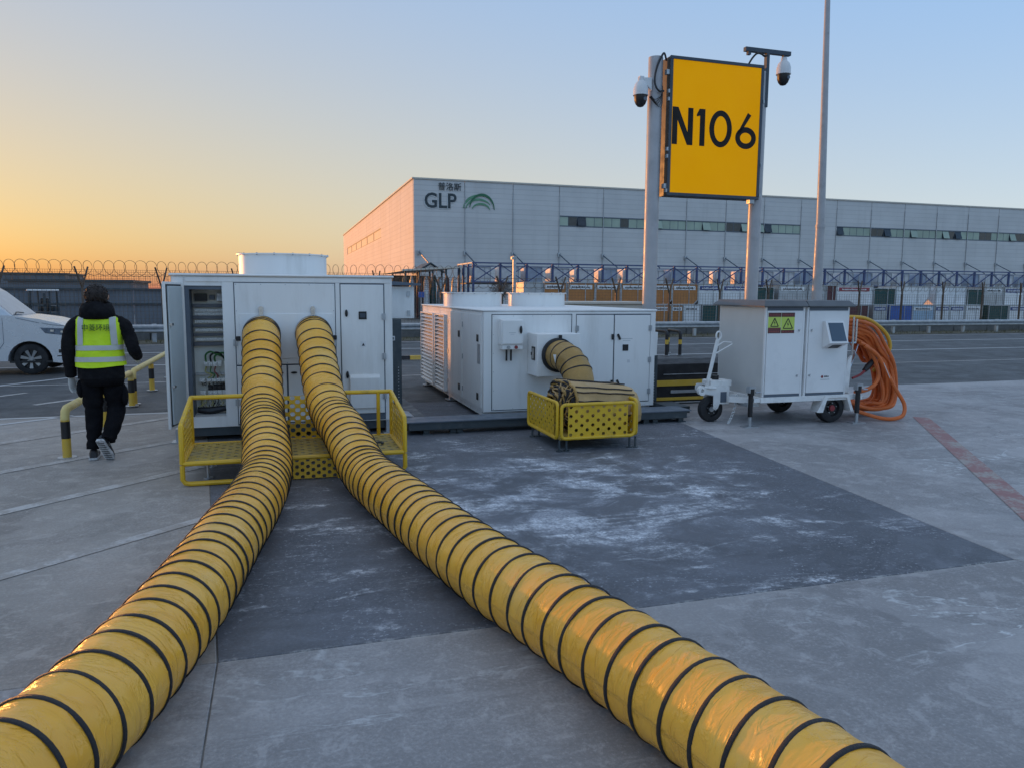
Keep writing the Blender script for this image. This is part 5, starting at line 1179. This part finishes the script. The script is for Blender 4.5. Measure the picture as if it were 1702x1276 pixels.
build(MB().bar((6.47, 12.05, 3.5), (6.53, 12.05, 3.5), .08, .08).bar((6.47, 12.05, 5.4), (6.53, 12.05, 5.4), .08, .08).bar((8.375, 12.1, 3.6), (8.44, 12.1, 3.6), .08, .08).bar((8.375, 12.1, 5.3), (8.44, 12.1, 5.3), .08, .08), 'bracket', M['galv'], sn, smooth=False)
q = MB()
for z in (3.42, 4.0, 4.12, 4.95, 5.08): q.box(6.495, 6.523, G-.02, G+.03, z-.03, z+.03)
for z in (3.42, 3.95, 5.05): q.box(8.381, 8.41, G-.02, G+.03, z-.03, z+.03)
q.box(8.2, 8.3, G, G+.1, 3.27, 3.336)
build(q, 'clip', M['galv'], sn, smooth=False)
gb, gf = G-.008, G-.0045
def glyph(poly): return MB().prism(poly, 'b', gb, gf)
def oval(cx, cz, rx, rz, w, mb=None):
    n = 36; mb = mb or MB(); P = []
    for s, b in ((0, gb), (w, gb), (0, gf), (w, gf)):
        P += [(cx+(rx-s)*math.cos(2*math.pi*i/n), b, cz+(rz-s)*math.sin(2*math.pi*i/n)) for i in range(n)]
    fs = []
    for i in range(n):
        k = (i+1) % n; fs += [(i, k, n+k, n+i), (2*n+i, 3*n+i, 3*n+k, 2*n+k), (i, 2*n+i, 2*n+k, k), (n+i, n+k, 3*n+k, 3*n+i)]
    return mb.add(P, fs)
build(glyph([(6.59, 4.208), (6.69, 4.208), (6.69, 4.62), (6.885, 4.208), (6.992, 4.208), (6.992, 4.832), (6.892, 4.832), (6.892, 4.42), (6.70, 4.832), (6.59, 4.832)]), 'letter', M['sign_black'], sn, smooth=False)
build(glyph([(7.128, 4.208), (7.228, 4.208), (7.228, 4.832), (7.115, 4.832), (7.062, 4.735), (7.062, 4.700), (7.128, 4.715)]), 'letter', M['sign_black'], sn, smooth=False)
build(oval(7.543, 4.52, .226, .314, .096), 'letter', M['sign_black'], sn, smooth=False)
mb = oval(8.057, 4.397, .212, .189, .096)
mb.prism([(7.868, 4.44), (7.955, 4.49), (8.155, 4.79), (8.085, 4.832)], 'b', gb, gf); build(mb, 'letter', M['sign_black'], sn, smooth=False)
build(MB().tube(smooth_path([(6.50, 12.1, 5.60), (6.44, 12.06, 5.70), (6.38, 12.03, 5.66), (6.28, 12.02, 5.45), (6.245, 12.02, 5.25), (6.27, 12.0, 5.12), (6.34, 12.0, 5.06), (6.42, 12.02, 5.08)], 5), .018, 6), 'conduit', M['black'], sn)
q = MB()
for k in range(5): q.tube(smooth_path([(6.19, 12.02+.02*k, 4.98), (6.25+.03*k, 12.0, 4.92-.03*k), (6.40, 12.02, 5.0+.04*k)], 4), .006, 5)
build(q, 'loose_wires', M['black'], sn)
def dome(t, c, z):
    build(MB().lathe([(.001, .10), (.05, .10), (.055, .05), (.10, .0), (.125, -.08), (.125, -.17), (.13, -.175), (.13, -.19), (.001, -.19)], (c[0], c[1], z), 'z', 24), 'housing', M['label_white'], t)
    build(MB().lathe([(.112, -.191), (.108, -.27), (.085, -.33), (.05, -.37), (.001, -.385)], (c[0], c[1], z), 'z', 24), 'dome', M['black'], t)
    build(MB().lathe([(.001, -.02), (.03, -.02), (.035, 0), (.001, 0)], (c[0]+.03, c[1]-.098, z-.26), 'b', 12), 'lens', M['glass_dark'], t)
c1 = thing('security_camera', 'white dome camera on a pale arm on the left sign post', 'camera', (6.03, 12.1, 4.8), 'dome cameras on the sign')
dome(c1, (6.03, 12.1), 5.18)
build(MB().box(5.99, 6.07, 12.06, 12.14, 5.28, 5.30).hexa([(5.99, 12.06, 5.19), (6.07, 12.06, 5.22), (6.07, 12.14, 5.22), (5.99, 12.14, 5.19)], [(5.99, 12.06, 5.28), (6.07, 12.06, 5.28), (6.07, 12.14, 5.28), (5.99, 12.14, 5.28)]).hexa([(6.07, 12.06, 5.22), (6.215, 12.06, 5.08), (6.215, 12.14, 5.08), (6.07, 12.14, 5.22)], [(6.07, 12.06, 5.28), (6.215, 12.06, 5.29), (6.215, 12.14, 5.29), (6.07, 12.14, 5.28)]), 'arm', M['label_white'], c1, smooth=False)
c2 = thing('security_camera', 'white dome camera hanging from the dark T bracket right of the sign', 'camera', (8.86, 12.1, 5.4), 'dome cameras on the sign')
dome(c2, (8.86, 12.1), 5.77)
build(MB().box(8.035, 8.975, 12.06, 12.14, 5.905, 5.975).box(8.47, 8.53, 12.06, 12.14, 4.98, 5.904).box(8.43, 8.469, 12.09, 12.13, 5.05, 5.2).box(8.43, 8.469, 12.09, 12.13, 5.35, 5.5).box(8.83, 8.89, 12.07, 12.13, 5.86, 5.904).box(8.09, 8.15, 12.07, 12.13, 5.85, 5.904), 'bracket', M['frame_dark'], c2, smooth=False)
build(MB().tube(smooth_path([(8.10, 12.08, 5.66), (8.16, 12.05, 5.78), (8.25, 12.04, 5.87), (8.34, 12.04, 5.87), (8.40, 12.04, 5.84), (8.47, 12.05, 5.86)], 5), .018, 6), 'cable', M['black'], c2)

# ================================================================ barriers, bars, wheel stop
def hoop_barrier(name, label, group, pts, r, z, bands, m, bm, posts, plate=True, railm=None):
    (x0, b0), (x1, b1) = pts; t = thing(name, label, 'barrier', ((x0+x1)/2, (b0+b1)/2, 0), group)
    d = Vector((x1-x0, b1-b0, 0)).normalized(); p0, p1 = Vector((x0, b0, 0)), Vector((x1, b1, 0)); h = Vector((0, 0, 1)); c = .08
    top = [p0+h*(z-c), p0+h*(z-c*.3)+d*c*.3, p0+h*z+d*c, p1+h*z-d*c, p1+h*(z-c*.3)-d*c*.3, p1+h*(z-c)]
    build(MB().tube([p0+h*(z-c-.02)]+top+[p1+h*(z-c-.02)], r, 14), 'rail', M[railm or m], t, ang=60)
    for p in [p0, p1]+[p0.lerp(p1, f) for f in posts]:
        zt = z-c-.0205 if p in (p0, p1) else z-r
        o = build(MB().tube([p+h*.008, p+h*zt], r, 14), 'post', M[m], t)
        for za, zb in bands: build(MB().tube([p+h*za, p+h*zb], r*1.03, 14), 'painted_band', M[bm], o)
        if plate: build(MB().lathe([(.001, 0), (r*2.1, 0), (r*2.1, .008), (.001, .008)], p, 'z', 18), 'base_plate', M['galv'], o)
    return t
hoop_barrier('pipe_barrier', 'nearer yellow and black pipe barrier beside the walking person', 'yellow pipe barriers', ((-2.024, 8.32), (-2.02, 11.86)), .041, .48, ((.195, .365),), 'barrier_yellow', 'black', (.5,), railm='barrier_cream')
hoop_barrier('pipe_barrier', 'farther yellow and black pipe barrier partly hidden by the open cabinet door', 'yellow pipe barriers', ((-2.02, 12.05), (-2.0, 15.6)), .041, .48, ((.195, .365),), 'barrier_yellow', 'black', (.45,), railm='barrier_cream')
hoop_barrier('pipe_barrier', 'black pipe barrier with yellow bands, left of its twin across the road', 'black pipe barriers', ((9.93, 18.0), (9.99, 19.3)), .045, .64, ((.30, .42),), 'black', 'barrier_yellow', (), railm='black')
hoop_barrier('pipe_barrier', 'black pipe barrier with yellow bands, right of its twin across the road', 'black pipe barriers', ((10.33, 18.0), (10.46, 18.9)), .045, .64, ((.30, .42),), 'black', 'barrier_yellow', (), railm='black')
ws = thing('wheel_stop', 'low black and yellow wheel stop bar lying on the road between the air units', 'wheel stop', (3.2, 18.45, 0))
for k in range(6):
    x = 1.6+k*.5; build(MB().prism([(18.36, -.004), (18.54, -.004), (18.52, .09), (18.38, .09)], 'a', x, x+.495), 'segment', M['black' if k % 2 == 0 else 'barrier_yellow'], ws, smooth=False)
sb = thing('striped_guard', 'black guard block with yellow and white horizontal bands between unit and trailer', 'guard', (5.9, 10.4, 0))
b0 = 10.05
build(MB().box(4.95, 7.4, b0, 10.9, 0, .60), 'core', M['rubber'], sb, smooth=False, bevel=.01)
def band(z0, z1, m, x0=5.0, x1=7.35, d=.03): build(MB().box(x0, x1, b0-d, b0-.001, z0, z1), 'band', M[m], sb, smooth=False, bevel=.004)
band(.275, .36, 'barrier_yellow'); band(.165, .21, 'galv', 5.62); band(.06, .105, 'barrier_yellow'); band(.015, .035, 'galv', d=.02); band(.44, .452, 'galv', 5.5, d=.012)

# ================================================================ PERSON walking away
ps = thing('person', 'person walking away in lime hi-vis vest over black jacket and trousers', 'person', (-1.66, 8.17, 0))
def skin_body(name, verts, edges, radii, m, par, root=0, sub=2):
    me = bpy.data.meshes.new(name); org = ORG[ps]
    me.from_pydata([(v[0]-org[0], v[1]-org[1], v[2]-org[2]) for v in verts], edges, []); me.materials.append(m)
    o = bpy.data.objects.new(name, me); COL.objects.link(o); o.parent = par
    o.modifiers.new('skin', 'SKIN').use_smooth_shade = True
    if not me.skin_vertices: me.skin_vertices.new()
    sv = me.skin_vertices[0].data
    for i, r in enumerate(radii): sv[i].radius = (r, r) if not isinstance(r, tuple) else r; sv[i].use_root = i == root
    s = o.modifiers.new('sub', 'SUBSURF'); s.levels = s.render_levels = sub
    return o
V_ = [(-1.645, 8.17, .93), (-1.645, 8.17, 1.08), (-1.645, 8.17, 1.26), (-1.645, 8.175, 1.40), (-1.65, 8.19, 1.47), (-1.655, 8.20, 1.54), (-1.657, 8.205, 1.60), (-1.657, 8.205, 1.66),
      (-1.78, 8.175, 1.36), (-1.875, 8.17, 1.30), (-1.925, 8.15, 1.06), (-1.925, 8.21, .83), (-1.51, 8.175, 1.36), (-1.42, 8.17, 1.31), (-1.325, 8.07, 1.10), (-1.325, 8.26, 1.00),
      (-1.73, 8.17, .86), (-1.73, 8.20, .48), (-1.745, 8.15, .10), (-1.56, 8.17, .86), (-1.545, 8.21, .48), (-1.60, 7.99, .24)]
E_ = [(0, 1), (1, 2), (2, 3), (3, 4), (4, 5), (5, 6), (6, 7), (3, 8), (8, 9), (9, 10), (10, 11), (3, 12), (12, 13), (13, 14), (14, 15), (0, 16), (16, 17), (17, 18), (0, 19), (19, 20), (20, 21)]
R_ = [.12, .11, .12, .08, .05, .07, .08, .055, .06, .05, .04, .03, .06, .05, .04, .03, .075, .05, .035, .075, .05, .035]
skin_body('body', V_, E_, R_, M['skin'], ps)
def ell(c, rx, ry, n=28, pw=1., dz=None, f=0.):    # superellipse ring
    P = []
    for j in range(n):
        t = 2*math.pi*j/n; cx, sx = math.cos(t), math.sin(t); sg = lambda v: math.copysign(abs(v)**pw, v)
        P.append((c[0]+rx*sg(cx), c[1]+ry*sg(sx), c[2]+(dz(t) if dz else 0)))
    return P
# jacket: torso loft plus two sleeves
org_ = 8.165
jk = MB()
jk.loft([ell((-1.645, org_, .80), .205, .135, pw=.85), ell((-1.645, org_, .93), .20, .13, pw=.85), ell((-1.645, org_, 1.08), .185, .125, pw=.85), ell((-1.645, org_, 1.25), .195, .125, pw=.82), ell((-1.642, org_, 1.345), .205, .115, pw=.8), ell((-1.642, org_+.005, 1.395), .175, .10, pw=.85), ell((-1.645, org_+.01, 1.435), .11, .085)])
def wob(pts, rad, k, amp=.012, n=12, sub=6):
    P = smooth_path(pts, sub); m = len(P); rs = []
    for i in range(m):
        f = i/(m-1)*(len(rad)-1); a = int(min(f, len(rad)-2)); rs.append(rad[a]+(rad[a+1]-rad[a])*(f-a)+amp*math.sin(i*1.1+k)*noise.noise(Vector((i*.5, k, 0)))*1.6)
    return P, rs
P, rs = wob([(-1.76, 8.17, 1.345), (-1.855, 8.165, 1.30), (-1.905, 8.15, 1.17), (-1.915, 8.145, 1.03), (-1.915, 8.17, .92), (-1.918, 8.20, .82)], [.075, .072, .064, .058, .054, .048], 1); jk.tube(P, rs, 14)
P, rs = wob([(-1.53, 8.17, 1.345), (-1.435, 8.165, 1.31), (-1.375, 8.13, 1.20), (-1.340, 8.085, 1.085), (-1.328, 8.15, 1.03), (-1.337, 8.26, 1.0)], [.075, .072, .064, .060, .054, .046], 2); jk.tube(P, rs, 14)
build(jk, 'jacket', M['jacket'], ps, ang=80)
# hood bunched round the neck
hood = MB()
hood.loft([ell((-1.648, 8.15, 1.37), .15, .125), ell((-1.648, 8.14, 1.41), .158, .135, dz=lambda t: .012*math.sin(3*t)), ell((-1.648, 8.14, 1.455), .150, .135, dz=lambda t: .015*math.sin(2*t+.5)), ell((-1.648, 8.155, 1.50), .128, .120, dz=lambda t: .02*math.sin(t*2+1)), ell((-1.65, 8.175, 1.53), .095, .09, dz=lambda t: .012*math.sin(t*3)), ell((-1.65, 8.18, 1.50), .06, .06)])
build(hood, 'hood', M['jacket'], ps, ang=80)
# hi-vis vest with two shoulder and two waist tapes
def vest_ring(z, rx, ry, dzs=None): return ell((-1.645, org_, z), rx, ry, 36, .82, dzs)
wv = lambda a, k: (lambda t: a*math.sin(2*t+k)+a*.5*math.sin(5*t+k))
VR = [(.915, .222, .152), (.96, .219, .149), (1.02, .212, .145), (1.08, .206, .142), (1.16, .206, .142), (1.24, .208, .142), (1.32, .205, .135), (1.365, .195, .122), (1.395, .17, .108)]
vest = MB().loft([[(p[0]+.006*noise.noise(Vector((p[0]*9, p[1]*9, z*7))), p[1]+.010*noise.noise(Vector((p[0]*8, z*9, 2))), p[2]+(.008*math.sin(p[0]*12) if z < .95 else 0)) for p in vest_ring(z, rx, ry)] for z, rx, ry in VR], caps=False)
vo = build(vest, 'vest', M['hivis'], ps, ang=80)
def vint(z):
    for i in range(len(VR)-1):
        if VR[i][0] <= z <= VR[i+1][0]:
            f = (z-VR[i][0])/(VR[i+1][0]-VR[i][0]); return VR[i][1]+(VR[i+1][1]-VR[i][1])*f, VR[i][2]+(VR[i+1][2]-VR[i][2])*f
    return VR[-1][1:] if z > 1 else VR[0][1:]
for z0, z1 in ((.965, 1.012), (1.075, 1.122)):
    rg = []
    for z in (z0, (z0+z1)/2, z1):
        rx, ry = vint(z); rg.append([(p[0]+.006*noise.noise(Vector((p[0]*9, p[1]*9, z*7))), p[1]+.010*noise.noise(Vector((p[0]*8, z*9, 2))), p[2]) for p in vest_ring(z, rx+.005, ry+.005)])
    build(MB().loft(rg, caps=False), 'reflective_tape', M['reflective'], vo, ang=80)
for xc in (-1.79, -1.495):
    q = MB(); rows_ = []
    for i in range(11):
        z = 1.125+(1.392-1.125)*i/10; rx, ry = vint(z); row = []
        for dx in (-.026, 0, .026):
            x = xc+(.012 if xc < -1.64 else -.012)*i/10+dx; u = max(-.999, min(.999, (x+1.645)/rx)); cc = abs(u)**(1/.82); y = org_-ry*(max(0, 1-cc*cc)**.5)**.82
            row.append((x, y-.008, z))
        rows_.append(row)
    vs = [p for r_ in rows_ for p in r_]; q.add(vs, [(i*3+j, i*3+j+1, i*3+j+4, i*3+j+3) for i in range(10) for j in range(2)])
    build(q, 'reflective_tape', M['reflective'], vo, ang=80)
tx = text_mb('申菱环境', .068, -1.642, org_-.158, 1.268, .004, 'CENTER', sx=.9); build(tx, 'print', mat('dark_green_print', (.01, .06, .02), .6), vo, smooth=False)
# trousers
tr_ = MB()
tr_.loft([ell((-1.64, 8.17, .99), .175, .125, pw=.85), ell((-1.64, 8.17, .90), .192, .135, pw=.85), ell((-1.64, 8.17, .80), .195, .135, pw=.85), ell((-1.64, 8.17, .73), .185, .12, pw=.9)])
P, rs = wob([(-1.735, 8.17, .82), (-1.738, 8.18, .65), (-1.738, 8.20, .48), (-1.742, 8.185, .30), (-1.748, 8.155, .105)], [.105, .10, .082, .074, .066], 3, .02); tr_.tube(P, rs, 16)
P, rs = wob([(-1.55, 8.17, .82), (-1.545, 8.19, .65), (-1.54, 8.21, .49), (-1.558, 8.11, .35), (-1.592, 8.01, .215)], [.105, .10, .084, .076, .068], 4, .02); tr_.tube(P, rs, 16)
tr_.ball((-1.835, 8.17, .70), (.035, .07, .09)); tr_.ball((-1.452, 8.18, .62), (.03, .07, .10))
build(tr_, 'trousers', M['trousers'], ps, ang=80)
# head cover of hair, ears
hm = MB(); rings_ = []
for i in range(11):
    p = -math.pi*.33+(math.pi*.83)*i/10; q = math.cos(p)
    rings_.append([(-1.657+.098*q*math.cos(t)*(1+.06*noise.noise(Vector((math.cos(t)*3, math.sin(t)*3, i*.7)))), 8.195+.112*q*math.sin(t)*(1+.05*noise.noise(Vector((math.cos(t)*3, 5, i*.7)))), 1.600+.105*math.sin(p)) for t in [2*math.pi*j/26 for j in range(26)]])
hm.loft(rings_)
rr = random.Random(2)
for k in range(650):
    th = rr.uniform(0, 6.28); p = rr.uniform(-.8, 1.5); q = math.cos(p); d = Vector((q*math.cos(th), q*math.sin(th), math.sin(p)))
    if d.y > .45 and d.z < .35: continue
    c = Vector((-1.657+.096*d.x, 8.195+.110*d.y, 1.600+.103*d.z)); s_ = Vector((rr.uniform(-1, 1), rr.uniform(-1, 1), rr.uniform(-1.8, -.2)))*.014
    hm.tube([c, c+d*.007+s_*.5, c+d*.006+s_], [.004, .003, .0008], 4)
build(hm, 'hair', M['hair'], ps, ang=70)
for s in (-1, 1): build(MB().ball((-1.657+s*.094, 8.215, 1.585), (.012, .022, .034), 10, 6), 'ear', M['skin'], ps)
# gloves: palm, four fingers, thumb
def hand(w, d, side, back, curl, m, name='glove'):
    d = Vector(d).normalized(); side = Vector(side); side = (side-d*side.dot(d)).normalized(); nn = d.cross(side).normalized()*back; w = Vector(w); mb = MB()
    mb.loft([[w+d*z+side*(rx*math.cos(t))+nn*(ry*math.sin(t)) for t in [2*math.pi*j/12 for j in range(12)]] for z, rx, ry in ((-.03, .030, .026), (0, .031, .022), (.035, .040, .018), (.075, .042, .016), (.095, .038, .013))])
    for k, (o_, ln) in enumerate(((-.030, .058), (-.010, .070), (.010, .074), (.030, .066))):
        b = w+d*.088+side*o_; c1_ = curl; p1 = b+d*ln*.4+nn*ln*.12*c1_; p2 = p1+d*ln*.28+nn*ln*.28*c1_; p3 = p2+d*ln*.12*(1.4-c1_)+nn*ln*.32*c1_
        mb.tube([b-d*.02, b, p1, p2, p3], [.0095, .0105, .0098, .009, .0065], 8)
    b = w+d*.03+side*.034; mb.tube([b-side*.01, b+side*.014+d*.02+nn*.006, b+side*.020+d*.045+nn*.018, b+side*.016+d*.066+nn*.03], [.013, .012, .0105, .007], 8)
    return build(mb, name, M[m], ps, ang=80)
hand((-1.922, 8.215, .80), (.05, .25, -1), (.6, .8, .1), 1, .8, 'glove')
hand((-1.337, 8.275, .995), (-.05, 1, -.25), (-.5, .1, .8), -1, .9, 'glove')
# shoes
def shoe(heel, toe, up_, k):
    heel, toe, up_ = Vector(heel), Vector(toe), Vector(up_); d = (toe-heel).normalized(); up_ = (up_-d*up_.dot(d)).normalized(); sd_ = d.cross(up_)
    prof_ = [(-.005, .026, .07), (.03, .036, .09), (.08, .036, .085), (.13, .040, .062), (.19, .047, .048), (.24, .042, .038), (.272, .02, .026)]
    rg = []
    for s_, w_, h_ in prof_:
        rg.append([heel+d*s_+sd_*w_*x+up_*(.018+h_*z) for x, z in ((-1, 0), (-1, .5), (-.75, .85), (-.3, 1), (.3, 1), (.75, .85), (1, .5), (1, 0))])
    so_ = build(MB().loft(rg), 'shoe', M['shoe'], ps, ang=60)
    q = MB(); q.loft([[heel+d*s_+sd_*(w_+.006)*x+up_*z for x, z in ((-1, .0), (-1, .022), (1, .022), (1, .0))] for s_, w_, h_ in [(-.012, .024, 0), (.0, .034, 0)]+prof_[1:6]+[(.285, .02, 0)]]); build(q, 'sole', M['sole'], so_, smooth=False, bevel=.003)
    q = MB()
    for i in range(9):
        s_ = .01+i*.029; q.add([heel+d*s_+sd_*-.034-up_*.003, heel+d*(s_+.010)+sd_*-.034-up_*.003, heel+d*(s_+.022)+sd_*.034-up_*.003, heel+d*(s_+.012)+sd_*.034-up_*.003], [(0, 1, 2, 3)])
    build(q, 'tread', M['shoe'], so_, smooth=False)
    q = MB()
    for i in range(3):
        s_ = .09+i*.03
        for e in (-1, 1): q.add([heel+d*s_+sd_*.0385*e+up_*.035, heel+d*(s_+.012)+sd_*.039*e+up_*.035, heel+d*(s_-.008)+sd_*.034*e+up_*.085, heel+d*(s_-.02)+sd_*.034*e+up_*.085], [(0, 1, 2, 3)])
    build(q, 'shoe_stripe', M['reflective'], so_, smooth=False)
shoe((-1.747, 8.10, .006), (-1.78, 8.38, .006), (0, 0, 1), 0)
shoe((-1.655, 7.955, .215), (-1.60, 8.09, .012), (.25, .85, .5), 1)

# ================================================================ VAN
vn = thing('white_van', 'silver white van parked on the road, nose pointing at the walking person', 'van', (-5.6, 17.5, 0))
wx, vb0, vb1 = -4.59, 16.72, 18.38
def archp(cx, r, n=12): return [(cx+r*math.cos(math.pi*(1-i/n)), .26+r*math.sin(math.pi*(1-i/n))*1.02) for i in range(n+1)]
low = [(-8.28, .32), (-8.30, .9), (-8.24, 1.12), (-5.4, 1.15), (-4.92, 1.14), (-4.78, 1.13), (-4.40, 1.075), (-4.06, .985), (-3.90, .92), (-3.855, .80), (-3.83, .62), (-3.835, .42), (-3.88, .26), (-4.06, .22)]
ra = archp(-7.45, .37); fa = archp(wx, .385)
poly = low+[(wx+.385, .24)]+fa[::-1]+[(wx-.385, .27)]+[(-7.08, .27)]+ra[::-1]+[(-7.82, .27)]
build(MB().prism(poly, 'b', vb0, vb1), 'body', M['van'], vn, bevel=.045, seg=3)
W0 = MB(); gh = [(-8.22, 1.125), (-4.85, 1.125), (-5.36, 1.60), (-5.78, 1.86), (-8.05, 1.92), (-8.2, 1.7)]
inset = lambda z: .02+max(0, z-1.125)*.17
n = len(gh); vs = [(x, vb0+inset(z), z) for x, z in gh]+[(x, vb1-inset(z), z) for x, z in gh]
build(W0.add(vs, [tuple(range(n)), tuple(range(2*n-1, n-1, -1))]+[(i, i+n, (i+1) % n+n, (i+1) % n) for i in range(n)]), 'cabin', M['van'], vn, bevel=.03, seg=3)
def scr(f, b, off): x = -4.85+(-5.36+4.85)*f if f <= 1 else -5.36-.42*(f-1)*.9; z = 1.125+.475*f if f <= 1 else 1.60+.28*(f-1)*.9; return (x+off*.7, b, z+off*.7)
wsn = [scr(.03, vb0+.10, .004), scr(1.0, vb0+.17, .004), scr(1.75, vb0+.20, .004), scr(1.75, vb1-.20, .004), scr(1.0, vb1-.17, .004), scr(.03, vb1-.10, .004)]
build(MB().add(wsn, [(0, 1, 4, 5), (1, 2, 3, 4)]), 'windscreen', mat('sky_reflecting_glass', (.30, .32, .36), .06, spec=1.), vn, smooth=False)
def sideq(pts, off=.004): return MB().add([(x, vb0+inset(z)-off, z) for x, z in pts], [tuple(range(len(pts)))])
build(sideq([(-5.20, 1.20), (-5.95, 1.20), (-5.95, 1.70), (-5.72, 1.70), (-5.36, 1.42)], .006), 'side_window', M['glass_dark'], vn, smooth=False)
build(sideq([(-6.08, 1.20), (-7.9, 1.20), (-7.9, 1.70), (-6.08, 1.70)], .006), 'side_window', M['glass_dark'], vn, smooth=False)
sm_ = MB()
for p, q in (((-5.02, 1.10), (-5.02, .62)), ((-5.02, .62), (-5.10, .50)), ((-5.92, 1.10), (-5.92, .36)), ((-4.80, 1.10), (-4.40, 1.0)), ((-4.36, 1.0), (-4.20, .965)), ((-4.20, .965), (-3.95, .94))):
    sm_.bar((p[0], vb0-.001, p[1]), (q[0], vb0-.001, q[1]), .004, .010)
build(sm_, 'panel_seam', M['gap'], vn, smooth=False)
build(MB().prism([(-4.40, .915), (-4.31, .80), (-4.02, .765), (-3.875, .775), (-3.90, .895), (-4.1, .90)], 'b', vb0-.010, vb0+.25), 'headlight', M['lamp_glass'], vn, bevel=.012)
build(MB().box(-4.22, -4.16, vb0-.012, vb0-.0105, .83, .87).box(-4.04, -4.0, vb0-.012, vb0-.0105, .81, .85), 'lamp_reflector', M['chrome'], vn, smooth=False)
build(MB().box(-4.10, -3.92, vb0-.008, vb0+.1, .415, .49).box(-4.13, -3.86, vb0-.006, vb0+.1, .345, .37), 'fog_lamp_recess', M['black'], vn, bevel=.015)
build(MB().box(-3.88, -3.822, vb0+.25, vb1-.25, .45, .72), 'grille', M['black'], vn, smooth=False)
build(MB().box(-4.95, -3.9, vb0+.03, vb1-.03, .23, .27), 'underbody', M['black'], vn, smooth=False)
build(MB().box(wx-.40, wx+.40, vb0+.30, vb0+.5, .30, .66).box(-7.8, -7.1, vb0+.30, vb0+.5, .3, .62), 'wheel_well', M['black'], vn, smooth=False)
build(MB().tube(smooth_path([(-4.84, vb0+.18, 1.16), (-4.88, vb0+.40, 1.20), (-4.86, vb0+.75, 1.175)], 4), .012, 6), 'wiper', M['black'], vn)
build(MB().box(-5.36, -5.22, vb0-.14, vb0-.01, 1.14, 1.28), 'mirror', M['van'], vn, bevel=.03)
build(MB().box(-5.6, -5.45, vb0-.02, vb0-.0005, .92, .95), 'door_handle', M['van'], vn, bevel=.006)
def vwheel(c, spokes=True):
    r, w = .30, .19
    o = build(MB().lathe([(r*.64, -w/2), (r*.85, -w/2), (r*.97, -w*.4), (r, -w*.2), (r, w*.2), (r*.97, w*.4), (r*.85, w/2), (r*.64, w/2)], c, 'b', 32), 'wheel', M['tyre'], vn)
    build(MB().lathe([(r*.66, -w*.46), (r*.62, -w*.50), (r*.60, -w*.3), (r*.62, w*.3)], c, 'b', 32).lathe([(.001, -w*.2), (r*.62, -w*.2), (r*.62, -w*.19), (.001, -w*.19)], c, 'b', 24), 'rim', M['black'], o)
    q = MB()
    for k in range(7):
        t = 2*math.pi*k/7+.2; d = Vector((math.cos(t), 0, math.sin(t))); pd = Vector((-math.sin(t), 0, math.cos(t))); cc = Vector(c)
        f0, f1 = cc+d*.04+Vector((0, -w*.34, 0)), cc+d*r*.61+Vector((0, -w*.42, 0))
        q.hexa([f0-pd*.016, f0+pd*.016, f0+pd*.016+Vector((0, .02, 0)), f0-pd*.016+Vector((0, .02, 0))], [f1-pd*.032, f1+pd*.032, f1+pd*.032+Vector((0, .02, 0)), f1-pd*.032+Vector((0, .02, 0))])
    q.lathe([(.001, -w*.42), (.035, -w*.42), (.05, -w*.34), (.001, -w*.3)], c, 'b', 14)
    build(q, 'spokes', M['alloy'], o, smooth=False)
for x in (wx, -7.45):
    vwheel((x, vb0+.12, .30)); vwheel((x, vb1-.12, .30))
